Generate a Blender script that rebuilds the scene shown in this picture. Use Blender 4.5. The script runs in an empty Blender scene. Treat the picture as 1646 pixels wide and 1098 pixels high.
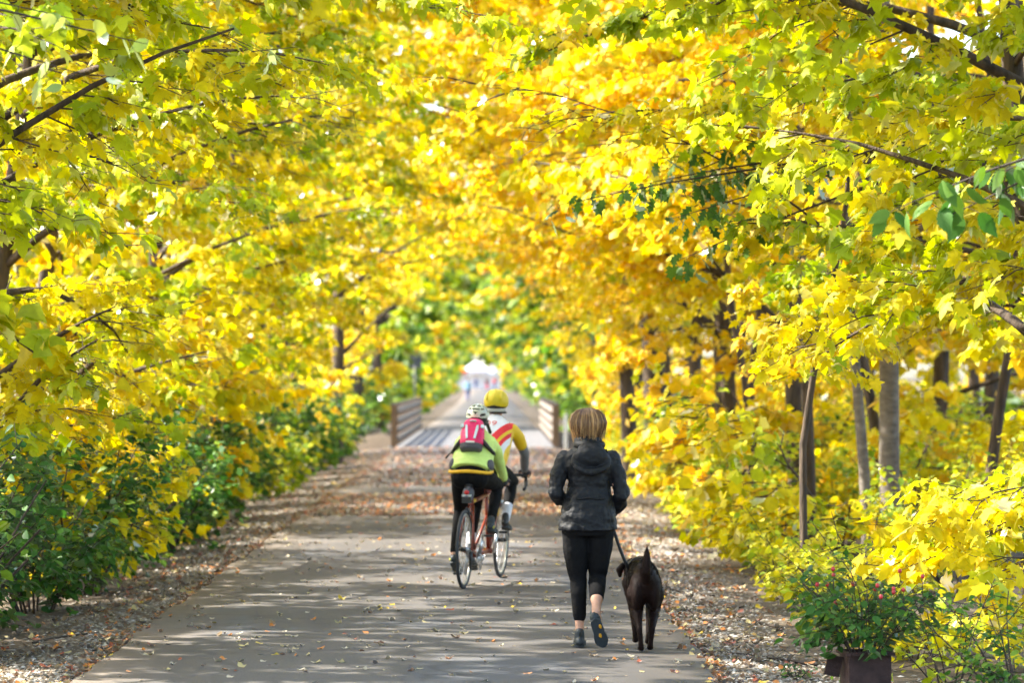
import bpy, bmesh, math, random
import numpy as np
from mathutils import Vector, Matrix

# ------------------------------------------------------------------ camera, sky, sun, exposure
scene = bpy.context.scene
CAMX, CAMZ, FPX = 0.63, 1.85, 5487.0          # focal length in photo pixels (1646 wide)
cam_d = bpy.data.cameras.new('camera'); cam = bpy.data.objects.new('camera', cam_d)
scene.collection.objects.link(cam); scene.camera = cam
cam_d.sensor_width = 36.0; cam_d.lens = 36.0 * FPX / 1646.0
cam_d.clip_start = 0.1; cam_d.clip_end = 6000
cam.location = (CAMX, 0, CAMZ)
cam.rotation_euler = (math.radians(90) + math.atan(56 / FPX), 0, -math.atan(23 / FPX))
cam_d.dof.use_dof = True; cam_d.dof.focus_distance = 22.8; cam_d.dof.aperture_fstop = 2.8

SUN_EL, SUN_AZ = math.radians(43), math.radians(-78)     # azimuth from +Y towards +X (negative = left of the path ahead)
world = bpy.data.worlds.new('World'); scene.world = world; world.use_nodes = True
wn = world.node_tree.nodes; wl = world.node_tree.links
sky = wn.new('ShaderNodeTexSky'); sky.sky_type = 'NISHITA'; sky.sun_disc = False
sky.sun_elevation = SUN_EL; sky.sun_rotation = SUN_AZ; sky.air_density = 1.0; sky.dust_density = 2.0
bg = wn['Background']; bg.inputs['Strength'].default_value = 0.14
wl.new(sky.outputs[0], bg.inputs['Color'])
sun_d = bpy.data.lights.new('sun', 'SUN'); sun_d.energy = 3.5; sun_d.angle = math.radians(0.8); sun_d.color = (1, .94, .84)
sun = bpy.data.objects.new('sun', sun_d); scene.collection.objects.link(sun)
sd = Vector((math.sin(SUN_AZ) * math.cos(SUN_EL), math.cos(SUN_AZ) * math.cos(SUN_EL), math.sin(SUN_EL)))
sun.rotation_euler = sd.to_track_quat('Z', 'Y').to_euler()
vs = scene.view_settings; vs.view_transform = 'Standard'; vs.look = 'None'; vs.gamma = 1; vs.exposure = 2.5
vs.use_curve_mapping = False
cy = scene.cycles
cy.use_denoising = True; cy.max_bounces = 16; cy.diffuse_bounces = 9; cy.transmission_bounces = 12; cy.glossy_bounces = 3
cy.transparent_max_bounces = 4; cy.sample_clamp_indirect = 8.0; cy.caustics_reflective = False; cy.caustics_refractive = False
cy.use_adaptive_sampling = True; cy.adaptive_threshold = 0.02

RS = np.random.RandomState(7)
random.seed(7)
COL = scene.collection

# ------------------------------------------------------------------ basic helpers
def link(o, parent=None):
    COL.objects.link(o)
    if parent is not None: o.parent = parent
    return o
def tag(o, label=None, cat=None, group=None, kind=None):
    if label: o['label'] = label
    if cat: o['category'] = cat
    if group: o['group'] = group
    if kind: o['kind'] = kind
    return o
def empty(name, loc, rz=0.0, rot=None):
    o = bpy.data.objects.new(name, None); o.empty_display_size = .2; o.location = loc
    o.rotation_euler = rot if rot is not None else (0, 0, rz)
    return link(o)
def gx(px, d): return CAMX + (px - 800) * d / FPX       # photo column at a distance -> world x
def gzp(py, d): return CAMZ - (py - 605) * d / FPX      # photo row at a distance -> world z
def sstep(a, b, x):
    t = np.clip((x - a) / (b - a), 0, 1); return t * t * (3 - 2 * t)
def ground_z(x, y):
    a = abs(x)
    z = -0.012 - .05 * sstep(2.0, 3.2, a) - .40 * sstep(3.0, 6.5, a) + .035 * np.sin(x * 1.3 + y * .4) * sstep(3, 5, a)
    z = z - 3.2 * sstep(89.5, 93.5, y) * (1 - sstep(113.5, 117.5, y))
    return z

def bend(y): return -1.55e-5 * np.clip(np.asarray(y, float) - 120, 0, None) ** 2      # the far path drifts gently to one side
def mesh_np(name, V, F, C=None, smooth=False):
    """V (n,3), F (m,k) all faces with k corners; C (n,3) vertex colours."""
    V = np.ascontiguousarray(V, dtype=np.float32); F = np.ascontiguousarray(F, dtype=np.int32)
    me = bpy.data.meshes.new(name); n, (m, k) = len(V), F.shape
    me.vertices.add(n); me.vertices.foreach_set('co', V.ravel())
    me.loops.add(m * k); me.loops.foreach_set('vertex_index', F.ravel())
    me.polygons.add(m); me.polygons.foreach_set('loop_start', np.arange(0, m * k, k, dtype=np.int32))
    if smooth: me.polygons.foreach_set('use_smooth', np.ones(m, dtype=bool))
    me.update(calc_edges=True)
    if C is not None:
        ca = me.color_attributes.new('Col', 'FLOAT_COLOR', 'POINT')
        c4 = np.ones((n, 4), dtype=np.float32); c4[:, :3] = C
        ca.data.foreach_set('color', c4.ravel())
    return me
class MB:
    """collects polygons; build() links them as ONE mesh object"""
    def __init__(s): s.v = []; s.f = []; s.c = []
    def add(s, V, F, c=None):
        o = len(s.v); s.v += [tuple(p) for p in V]; s.f += [tuple(i + o for i in f) for f in F]
        s.c += [c or (1, 1, 1)] * len(V); return s
    def box(s, c, d, rot=None):
        P = [Vector((i * d[0] / 2, j * d[1] / 2, k * d[2] / 2)) for i in (-1, 1) for j in (-1, 1) for k in (-1, 1)]
        if rot is not None: P = [rot @ p for p in P]
        P = [p + Vector(c) for p in P]
        return s.add(P, [(0, 1, 3, 2), (4, 6, 7, 5), (0, 4, 5, 1), (2, 3, 7, 6), (0, 2, 6, 4), (1, 5, 7, 3)])
    def tube(s, pts, rad, n=8, cap=True, c=None, flat=None):
        pts = [Vector(p) for p in pts]
        if not hasattr(rad, '__len__'): rad = [rad] * len(pts)
        V = []; F = []; up = None
        for i, p in enumerate(pts):
            t = (pts[min(i + 1, len(pts) - 1)] - pts[max(i - 1, 0)]).normalized()
            if up is None:
                up = Vector((0, 0, 1)) if abs(t.z) < .9 else Vector((0, 1, 0))
            a = t.cross(up)
            a = a.normalized() if a.length > 1e-6 else Vector((1, 0, 0))
            b = a.cross(t).normalized(); up = b
            r = rad[i]; ra, rb = (r if hasattr(r, '__len__') else (r, r))
            for k in range(n):
                th = 2 * math.pi * k / n
                V.append(p + a * ra * math.cos(th) + b * rb * math.sin(th))
        for i in range(len(pts) - 1):
            for k in range(n):
                k2 = (k + 1) % n; F.append((i * n + k, i * n + k2, (i + 1) * n + k2, (i + 1) * n + k))
        if cap:
            F.append(tuple(range(n - 1, -1, -1))); F.append(tuple((len(pts) - 1) * n + k for k in range(n)))
        return s.add(V, F, c)
    def ell(s, c, r, nu=14, nv=9, rot=None):
        V = [Vector((0, 0, -r[2]))]; F = []
        for j in range(1, nv):
            ph = -math.pi / 2 + math.pi * j / nv
            for i in range(nu):
                th = 2 * math.pi * i / nu
                V.append(Vector((r[0] * math.cos(ph) * math.cos(th), r[1] * math.cos(ph) * math.sin(th), r[2] * math.sin(ph))))
        V.append(Vector((0, 0, r[2])))
        for i in range(nu):
            F.append((0, 1 + (i + 1) % nu, 1 + i)); L = len(V) - 1; o = 1 + (nv - 2) * nu
            F.append((L, o + i, o + (i + 1) % nu))
            for j in range(nv - 2):
                a = 1 + j * nu; F.append((a + i, a + (i + 1) % nu, a + nu + (i + 1) % nu, a + nu + i))
        if rot is not None: V = [rot @ v for v in V]
        return s.add([v + Vector(c) for v in V], F)
    def chain(s, pts, rads, n=12):
        """tapered limb with round joints (closed shells that overlap, for the voxel union)"""
        s.tube(pts, rads, n)
        for p, r in zip(pts, rads):
            rr = r if hasattr(r, '__len__') else (r, r)
            s.ell(p, (min(rr), min(rr), min(rr)), 12, 8)
        return s
    def loft(s, secs, n=28):
        """secs: (x, y, z, rx, ry) horizontal ellipses stacked upwards"""
        V = []; F = []
        for (x, y, z, rx, ry) in secs:
            for k in range(n):
                th = 2 * math.pi * k / n; ct, st = math.cos(th), math.sin(th)
                q = (abs(ct) ** 2.4 + abs(st) ** 2.4) ** (-1 / 2.4)
                V.append((x + rx * ct * q, y + ry * st * q, z))
        m = len(secs)
        for i in range(m - 1):
            for k in range(n):
                k2 = (k + 1) % n; F.append((i * n + k, i * n + k2, (i + 1) * n + k2, (i + 1) * n + k))
        F.append(tuple(range(n - 1, -1, -1))); F.append(tuple((m - 1) * n + k for k in range(n)))
        return s.add(V, F)
    def torus(s, c, R, r, axis='X', nu=40, nv=8, rz=None):
        V = []; F = []
        for i in range(nu):
            a = 2 * math.pi * i / nu
            for j in range(nv):
                b = 2 * math.pi * j / nv; q = R + r * math.cos(b); h = (rz or r) * math.sin(b)
                if axis == 'X': p = (c[0] + h, c[1] + q * math.cos(a), c[2] + q * math.sin(a))
                elif axis == 'Z': p = (c[0] + q * math.cos(a), c[1] + q * math.sin(a), c[2] + h)
                else: p = (c[0] + q * math.cos(a), c[1] + h, c[2] + q * math.sin(a))
                V.append(p)
                F.append((i * nv + j, ((i + 1) % nu) * nv + j, ((i + 1) % nu) * nv + (j + 1) % nv, i * nv + (j + 1) % nv))
        return s.add(V, F)
    def build(s, name, mat, parent=None, smooth=True, colors=False):
        me = bpy.data.meshes.new(name); me.from_pydata(s.v, [], s.f); me.update()
        if smooth: me.polygons.foreach_set('use_smooth', [True] * len(me.polygons))
        if colors:
            ca = me.color_attributes.new('Col', 'FLOAT_COLOR', 'POINT')
            ca.data.foreach_set('color', np.array([(*c, 1) for c in s.c], dtype=np.float32).ravel())
        me.materials.append(mat)
        return link(bpy.data.objects.new(name, me), parent)
    def union(s, name, mat, parent=None, voxel=.008, smooth=6, disp=None):
        o = s.build(name, mat, parent)
        r = o.modifiers.new('union', 'REMESH'); r.mode = 'VOXEL'; r.voxel_size = voxel; r.use_smooth_shade = True
        if smooth:
            m = o.modifiers.new('soft', 'SMOOTH'); m.factor = .5; m.iterations = smooth
        if disp:
            tex = bpy.data.textures.new(name + '_folds', 'CLOUDS'); tex.noise_scale = disp[1]; tex.noise_depth = 2
            m = o.modifiers.new('folds', 'DISPLACE'); m.texture = tex; m.strength = disp[0]; m.mid_level = .5
            m.texture_coords = 'LOCAL'
        return o

# ------------------------------------------------------------------ materials
def new_mat(name):
    m = bpy.data.materials.new(name); m.use_nodes = True; nt = m.node_tree
    return m, nt, nt.nodes['Principled BSDF'], nt.nodes['Material Output']
def simple(name, col, rough=.6, metal=0.0, var=.25, scale=20.0, bump=0.0, bscale=60.0, sheen=0.0, stretch=None, spec=.5):
    m, nt, b, out = new_mat(name)
    tc = nt.nodes.new('ShaderNodeTexCoord')
    src = tc.outputs['Object']
    if stretch:
        mp = nt.nodes.new('ShaderNodeMapping'); mp.inputs['Scale'].default_value = stretch
        nt.links.new(src, mp.inputs[0]); src = mp.outputs[0]
    n = nt.nodes.new('ShaderNodeTexNoise'); n.inputs['Scale'].default_value = scale; n.inputs['Detail'].default_value = 5
    nt.links.new(src, n.inputs['Vector'])
    r = nt.nodes.new('ShaderNodeValToRGB'); c = np.array(col)
    r.color_ramp.elements[0].position = .3; r.color_ramp.elements[1].position = .7
    r.color_ramp.elements[0].color = (*(c * (1 - var)), 1); r.color_ramp.elements[1].color = (*np.minimum(c * (1 + var), 1), 1)
    nt.links.new(n.outputs['Fac'], r.inputs[0]); nt.links.new(r.outputs[0], b.inputs['Base Color'])
    b.inputs['Roughness'].default_value = rough; b.inputs['Metallic'].default_value = metal
    b.inputs['Specular IOR Level'].default_value = spec
    if sheen: b.inputs['Sheen Weight'].default_value = sheen
    if bump:
        n2 = nt.nodes.new('ShaderNodeTexNoise'); n2.inputs['Scale'].default_value = bscale; n2.inputs['Detail'].default_value = 6
        nt.links.new(src, n2.inputs['Vector'])
        bp = nt.nodes.new('ShaderNodeBump'); bp.inputs['Strength'].default_value = bump; bp.inputs['Distance'].default_value = .02
        nt.links.new(n2.outputs['Fac'], bp.inputs['Height']); nt.links.new(bp.outputs[0], b.inputs['Normal'])
    return m
def leaf_mat(name, trans=.5, gloss=.12, rough=.38):
    m, nt, b, out = new_mat(name); nt.nodes.remove(b)
    at = nt.nodes.new('ShaderNodeAttribute'); at.attribute_name = 'Col'
    df = nt.nodes.new('ShaderNodeBsdfDiffuse'); tr = nt.nodes.new('ShaderNodeBsdfTranslucent'); gl = nt.nodes.new('ShaderNodeBsdfGlossy')
    gl.inputs['Roughness'].default_value = rough; gl.inputs['Color'].default_value = (1, 1, 1, 1)
    tc = nt.nodes.new('ShaderNodeTexCoord'); n = nt.nodes.new('ShaderNodeTexNoise'); n.inputs['Scale'].default_value = 25
    nt.links.new(tc.outputs['Object'], n.inputs['Vector'])
    hv = nt.nodes.new('ShaderNodeHueSaturation'); nt.links.new(at.outputs['Color'], hv.inputs['Color'])
    mr = nt.nodes.new('ShaderNodeMapRange'); mr.inputs['To Min'].default_value = .72; mr.inputs['To Max'].default_value = 1.22
    nt.links.new(n.outputs['Fac'], mr.inputs['Value']); nt.links.new(mr.outputs[0], hv.inputs['Value'])
    nt.links.new(hv.outputs[0], df.inputs['Color'])
    sat = nt.nodes.new('ShaderNodeHueSaturation'); sat.inputs['Saturation'].default_value = 1.1; sat.inputs['Value'].default_value = 1.1
    nt.links.new(hv.outputs[0], sat.inputs['Color']); nt.links.new(sat.outputs[0], tr.inputs['Color'])
    m1 = nt.nodes.new('ShaderNodeMixShader'); m1.inputs[0].default_value = trans
    nt.links.new(df.outputs[0], m1.inputs[1]); nt.links.new(tr.outputs[0], m1.inputs[2])
    fr = nt.nodes.new('ShaderNodeFresnel'); fr.inputs['IOR'].default_value = 1.4
    mu = nt.nodes.new('ShaderNodeMath'); mu.operation = 'MULTIPLY'; mu.inputs[1].default_value = gloss / .12
    nt.links.new(fr.outputs[0], mu.inputs[0]); mu.use_clamp = True
    m2 = nt.nodes.new('ShaderNodeMixShader'); nt.links.new(mu.outputs[0], m2.inputs[0])
    nt.links.new(m1.outputs[0], m2.inputs[1]); nt.links.new(gl.outputs[0], m2.inputs[2])
    nt.links.new(m2.outputs[0], out.inputs['Surface'])
    return m
M = {}
M['leaf'] = leaf_mat('autumn_leaf', .52, .03, .45)
M['shrub_leaf'] = leaf_mat('shrub_leaf', .38, .03, .5)
M['dry_leaf'] = leaf_mat('dry_leaf', .2, .08, .5)
M['bark'] = simple('dark_bark', (.075, .052, .034), .9, var=.65, scale=14, bump=1.0, bscale=38, stretch=(1, 1, .18))
M['grey_bark'] = simple('grey_bark', (.17, .145, .115), .85, var=.35, scale=10, bump=.5, bscale=24, stretch=(1, 1, 2.2))
M['twig'] = simple('twig_bark', (.045, .03, .02), .8, var=.4)
M['wood'] = simple('weathered_timber', (.19, .155, .12), .8, var=.3, scale=8, bump=.3, stretch=(6, .6, 6))
M['post'] = simple('brown_timber_post', (.16, .10, .055), .8, var=.35, scale=8, bump=.3, stretch=(6, 6, .6))
M['rust'] = simple('rusty_steel', (.05, .026, .02), .8, metal=.3, var=.45, scale=12, bump=.3)
M['white_paint'] = simple('white_paint', (.8, .8, .78), .6, var=.06)
M['orange_cloth'] = simple('orange_fabric', (.85, .16, .02), .7, var=.1)
M['sign_metal'] = simple('sign_metal', (.16, .165, .175), .6, metal=.2, var=.1)
M['concrete'] = simple('concrete', (.105, .10, .094), .85, var=.2, scale=6, bump=.2)

def asphalt_mat():
    m, nt, b, out = new_mat('worn_asphalt'); N = nt.nodes.new; L = nt.links.new
    tc = N('ShaderNodeTexCoord'); sep = N('ShaderNodeSeparateXYZ'); L(tc.outputs['Object'], sep.inputs[0])
    def noise(scale, detail=6, st=None, dist=0.0):
        n = N('ShaderNodeTexNoise'); n.inputs['Scale'].default_value = scale; n.inputs['Detail'].default_value = detail
        n.inputs['Distortion'].default_value = dist; src = tc.outputs['Object']
        if st:
            mp = N('ShaderNodeMapping'); mp.inputs['Scale'].default_value = st; L(src, mp.inputs[0]); src = mp.outputs[0]
        L(src, n.inputs['Vector']); return n.outputs['Fac']
    def ramp(fac, p0, c0, p1, c1):
        r = N('ShaderNodeValToRGB'); r.color_ramp.elements[0].position = p0; r.color_ramp.elements[1].position = p1
        r.color_ramp.elements[0].color = (*c0, 1); r.color_ramp.elements[1].color = (*c1, 1); L(fac, r.inputs[0]); return r.outputs[0]
    def mix(f, a, c, bt='MIX'):
        x = N('ShaderNodeMix'); x.data_type = 'RGBA'; x.blend_type = bt
        if hasattr(f, 'links'): L(f, x.inputs[0])
        else: x.inputs[0].default_value = f
        for s, i in ((a, 6), (c, 7)):
            if hasattr(s, 'links'): L(s, x.inputs[i])
            else: x.inputs[i].default_value = (*s, 1)
        return x.outputs[2]
    def mth(op, a, c=None, clamp=False):
        x = N('ShaderNodeMath'); x.operation = op; x.use_clamp = clamp
        for s, i in ((a, 0), (c, 1)):
            if s is None: continue
            if hasattr(s, 'links'): L(s, x.inputs[i])
            else: x.inputs[i].default_value = s
        return x.outputs[0]
    col = ramp(noise(.9, 6, (1, .35, 1)), .3, (.108, .100, .093), .72, (.158, .148, .139))
    col = mix(.55, col, ramp(noise(95, 3), .35, (.06, .055, .05), .68, (.42, .39, .36)), 'OVERLAY')
    col = mix(.35, col, ramp(noise(320, 2), .4, (.12, .11, .1), .62, (.6, .56, .52)), 'OVERLAY')
    # two sealed seams that wander along the path
    for x0, w, ns, amp in ((.06, .024, .35, .22), (.24, .018, .5, .18), (-1.25, .012, .6, .3)):
        n = mth('MULTIPLY', mth('SUBTRACT', noise(ns, 4, (0.01, 1, 1)), .5), amp)
        dx = mth('ABSOLUTE', mth('SUBTRACT', mth('SUBTRACT', sep.outputs[0], x0), n))
        wob = mth('MULTIPLY', noise(5, 3), w * 2)
        f = mth('SUBTRACT', 1.0, mth('DIVIDE', dx, wob), True)
        f = mth('MULTIPLY', f, ramp(noise(1.6, 3), .4, (0, 0, 0), .55, (1, 1, 1)))
        col = mix(mth('MULTIPLY', f, .8), col, (.045, .045, .05))
    patch = mth('MULTIPLY', ramp(noise(.75, 3, (1, .5, 1), .6), .585, (0, 0, 0), .62, (1, 1, 1)), .62)
    col = mix(patch, col, (.078, .082, .092))
    crack = N('ShaderNodeTexVoronoi'); crack.feature = 'DISTANCE_TO_EDGE'; crack.inputs['Scale'].default_value = .33
    wv = N('ShaderNodeVectorMath'); wv.operation = 'ADD'; nz = N('ShaderNodeTexNoise'); nz.inputs['Scale'].default_value = 2.2
    nz.inputs['Detail'].default_value = 5
    L(tc.outputs['Object'], nz.inputs['Vector']); L(tc.outputs['Object'], wv.inputs[0]); L(nz.outputs['Color'], wv.inputs[1]); L(wv.outputs[0], crack.inputs['Vector'])
    cf = ramp(crack.outputs['Distance'], .005, (.85, .85, .85), .02, (0, 0, 0))
    col = mix(cf, col, (.05, .047, .045))
    # dust and leaf crumbs trodden in along both margins
    ed = mth('MULTIPLY', mth('SUBTRACT', mth('ABSOLUTE', sep.outputs[0]), 1.45), 1.6, True)
    col = mix(mth('MULTIPLY', ed, mth('MULTIPLY', noise(7, 6), .8)), col, (.22, .16, .10))
    L(col, b.inputs['Base Color']); b.inputs['Roughness'].default_value = .82
    bp = N('ShaderNodeBump'); bp.inputs['Strength'].default_value = .5; bp.inputs['Distance'].default_value = .004
    L(noise(160, 4), bp.inputs['Height']); L(bp.outputs[0], b.inputs['Normal'])
    return m
M['asphalt'] = asphalt_mat()
def soil_mat():
    m, nt, b, out = new_mat('leaf_litter_soil'); N = nt.nodes.new; L = nt.links.new
    tc = N('ShaderNodeTexCoord'); n = N('ShaderNodeTexNoise'); n.inputs['Scale'].default_value = 18; n.inputs['Detail'].default_value = 8
    L(tc.outputs['Object'], n.inputs['Vector'])
    r = N('ShaderNodeValToRGB'); e = r.color_ramp.elements
    e[0].position = .3; e[0].color = (.035, .025, .015, 1); e[1].position = .75; e[1].color = (.15, .105, .055, 1)
    x = e.new(.5); x.color = (.075, .052, .03, 1)
    L(n.outputs['Fac'], r.inputs[0]); L(r.outputs[0], b.inputs['Base Color']); b.inputs['Roughness'].default_value = .95
    bp = N('ShaderNodeBump'); bp.inputs['Strength'].default_value = .8; bp.inputs['Distance'].default_value = .03
    L(n.outputs['Fac'], bp.inputs['Height']); L(bp.outputs[0], b.inputs['Normal'])
    return m
M['soil'] = soil_mat()
def stone_mat():
    m, nt, b, out = new_mat('pebbles'); at = nt.nodes.new('ShaderNodeAttribute'); at.attribute_name = 'Col'
    nt.links.new(at.outputs['Color'], b.inputs['Base Color']); b.inputs['Roughness'].default_value = .8
    return m
M['stone'] = stone_mat()

# ------------------------------------------------------------------ the setting
def build_ground():
    xs = np.unique(np.concatenate([[-1500, -400, -120, -60, -40, -28, -20, -16, -12, -10, -9, -8], np.arange(-7, 7.01, .35), [8, 9, 10, 12, 16, 20, 28, 40, 60, 120, 400, 1500]]))
    ys = np.unique(np.concatenate([[-1200, -300, -100, -50, -20], np.arange(-10, 130, 1.0), np.arange(130, 600, 12), [650, 800, 1200, 3000]]))
    X, Y = np.meshgrid(xs, ys); Z = ground_z(X, Y) - .03
    V = np.stack([X, Y, Z], -1).reshape(-1, 3); nx, ny = len(xs), len(ys)
    I = (np.arange(ny - 1)[:, None] * nx + np.arange(nx - 1)[None, :]).ravel()
    F = np.stack([I, I + 1, I + nx + 1, I + nx], -1)
    me = mesh_np('ground', V, F, smooth=True); me.materials.append(M['soil'])
    tag(link(bpy.data.objects.new('ground', me)), kind='structure')
build_ground()
def build_strip(name, y0, y1, dy, mat, wob, w=1.97, top=0.0, th=.06):
    ys = np.arange(y0, y1 + dy * .5, dy); V = []; F = []
    for y in ys:
        l = -w + wob * (math.sin(y * .9) * .6 + math.sin(y * 2.7 + 1) * .4 + RS.uniform(-.5, .5)); r = w + wob * (math.sin(y * .8 + 2) * .6 + math.sin(y * 3.1) * .4 + RS.uniform(-.5, .5))
        c = float(bend(y)); V += [(c + l - .03, y, top - th), (c + l, y, top - .006), (c + l * .5, y, top + .004), (c, y, top + .008), (c + r * .5, y, top + .004), (c + r, y, top - .006), (c + r + .03, y, top - th)]
    for i in range(len(ys) - 1):
        for k in range(6): F.append((i * 7 + k, i * 7 + k + 1, i * 7 + k + 8, i * 7 + k + 7))
    mb = MB().add(V, F); o = mb.build(name, mat); tag(o, kind='structure'); return o
build_strip('path', -12, 89.4, .3, M['asphalt'], .035)
build_strip('path', 117.6, 640, 3, M['asphalt'], .05)

# ------------------------------------------------------------------ foliage
def fan(out, center):
    out = [(u, v) for u, v in out]; pts = out + [(-u, v) for u, v in reversed(out[1:-1])]
    T = [center] + pts; n = len(pts)
    return np.array([(u, v, -.55 * u * u - .30 * v * v + .04 * abs(u)) for u, v in T]), np.array([(0, 1 + i, 1 + (i + 1) % n) for i in range(n)])
T_MAPLE = fan([(0, .03), (.16, -.07), (.41, -.01), (.29, .18), (.57, .43), (.25, .50), (.20, .74), (0, 1)], (0, .33))
T_MID = fan([(0, 0), (.43, .05), (.32, .25), (.52, .48), (0, 1)], (0, .33))
T_LOW = (np.array([(0, 0, 0), (.50, .14, -.10), (.30, .5, -.06), (0, 1, -.28), (-.30, .5, -.06), (-.50, .14, -.10)]), np.array([(0, 1, 2), (0, 2, 3), (0, 3, 4), (0, 4, 5)]))
T_FAR = (np.array([(0, 0, 0), (.46, .45, -.12), (0, 1, -.2), (-.46, .45, -.12)]), np.array([(0, 1, 2), (0, 2, 3)]))
T_OVAL = (np.array([(0, 0, 0), (.26, .28, .05), (.27, .62, .02), (0, 1, -.16), (-.27, .62, .02), (-.26, .28, .05), (0, .5, -.03)]),
          np.array([(0, 1, 6), (1, 2, 6), (2, 3, 6), (3, 4, 6), (4, 5, 6), (5, 0, 6)]))
_o = [(0, 0)] + [(.29 * math.sin(math.pi * min(1, (t * .93 + .04)) ** .85) * (1 + (.09 if i % 2 else -.05)), t) for i, t in enumerate(np.linspace(.06, .95, 12))] + [(0, 1.06)]
T_ELM = fan(_o, (0, .45))
T_OAK = fan([(0, 0), (.10, .12), (.26, .2), (.13, .33), (.34, .45), (.16, .56), (.30, .72), (.12, .8), (0, 1)], (0, .4))

def nrm(a): return a / np.maximum(np.linalg.norm(a, axis=-1, keepdims=True), 1e-9)
def leaf_frames(P, D, rs, droop=(.15, 1.0), spread=.9, tilt=.55):
    """P positions, D twig directions -> tip direction, side, normal"""
    n = len(P); up = np.array([0, 0, 1.])
    side = nrm(np.cross(D, up) + 1e-6)
    sg = rs.choice([-1, 1], n)[:, None] * rs.uniform(.3, spread, n)[:, None]
    d = nrm(D * rs.uniform(.3, 1, n)[:, None] + side * sg + rs.normal(0, .2, (n, 3)))
    d = nrm(d * [1, 1, .5] - up * rs.uniform(*droop, n)[:, None])
    nn = up + rs.normal(0, tilt, (n, 3)); nn = nrm(nn - (nn * d).sum(1, keepdims=True) * d)
    return d, np.cross(d, nn), nn
def leaf_arrays(T, P, d, s, nn, size, col, rs):
    t, tri = T; k = len(t)
    curl = rs.uniform(.3, 1.9, len(P))[:, None, None]
    V = P[:, None, :] + size[:, None, None] * (t[None, :, 0, None] * s[:, None, :] + t[None, :, 1, None] * d[:, None, :] + curl * t[None, :, 2, None] * nn[:, None, :])
    F = (np.arange(len(P))[:, None, None] * k + tri[None]).reshape(-1, 3)
    C = np.repeat(col[:, None, :], k, 1) * rs.uniform(.88, 1.08, (len(P), k, 1))
    return V.reshape(-1, 3), F, np.clip(C.reshape(-1, 3), 0, .92)
def pal(colors, t):
    c = np.array(colors); x = np.clip(t, 0, .9999) * (len(c) - 1); i = x.astype(int); f = (x - i)[:, None]
    return c[i] * (1 - f) + c[i + 1] * f
DG, GR, LG = (.03, .09, .018), (.07, .18, .028), (.24, .36, .035)
LI, YE, GO, OR, PA = (.55, .60, .016), (.82, .68, .012), (.86, .55, .010), (.82, .40, .012), (.82, .74, .10)
LY = (.36, .47, .02)
PAL_LIME = [LY, LI, LI, LI, YE, YE, YE, PA]
PAL_YEL = [LY, LI, YE, YE, YE, GO, GO]
PAL_GOLD = [LI, YE, YE, YE, GO, GO, GO]
PAL_GREEN = [DG, DG, GR, GR, LG]
PAL_MIX = [GR, LG, LG, LI, YE]
PAL_FARG = [GR, (.09, .2, .03), LG, (.25, .36, .05), LI]

def arch_inside(P, rs=None, soft=.0):
    """True where a point lies in the open space over the path"""
    x, y, z = P[:, 0] - bend(P[:, 1]), P[:, 1], P[:, 2]
    Hh = np.interp(y, [0, 20, 32, 45, 60, 72, 86, 92, 116, 124, 200, 500], [4.3, 4.3, 4.3, 4.5, 4.5, 4.4, 4.4, 6.5, 6.5, 5.4, 5.0, 4.6])
    Wd = np.interp(y, [0, 20, 32, 60, 86, 120, 500], [2.5, 2.5, 2.6, 2.65, 2.6, 2.9, 3.1])
    j = 1.0 if rs is None else 1 + rs.normal(0, .06, len(x)) + .09 * np.sin(y * 1.1 + z * 2.0) + .06 * np.sin(y * 3.1)
    zz = np.clip(z, 0, None) / (Hh * j); hw = Wd * j * np.clip(1 - zz ** 2.3, 0, 1) ** (1 / 2.3)
    return (np.abs(x) < hw - soft) & (z < Hh * j)
def proj(P): return 800 + (P[:, 0] - CAMX) * FPX / P[:, 1], 605 - (P[:, 2] - CAMZ) * FPX / P[:, 1]

_leafmesh = {}
def leaf_mesh(kind, T, col, mat):
    key = (kind, tuple(np.round(col, 2)))
    if key not in _leafmesh:
        me = mesh_np('leaf', T[0] * [1, 1, 1.2], T[1], np.repeat(np.array([col]), len(T[0]), 0)); me.materials.append(mat); _leafmesh[key] = me
    return _leafmesh[key]
def frame_matrix(p, d, s, nn, size):
    m = Matrix.Identity(4)
    for i in range(3): m[i][0] = s[i] * size; m[i][1] = d[i] * size; m[i][2] = nn[i] * size; m[i][3] = p[i]
    return m

def bend_path(p, az, el, L, n, d_el, rs, wig=.12):
    pts = [np.array(p, float)]; a, e = az, el
    for i in range(n):
        a += rs.normal(0, wig); e += d_el / n + rs.normal(0, wig * .4)
        pts.append(pts[-1] + L / n * np.array([math.cos(e) * math.sin(a), math.cos(e) * math.cos(a), math.sin(e)]))
    return np.array(pts)

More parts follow.
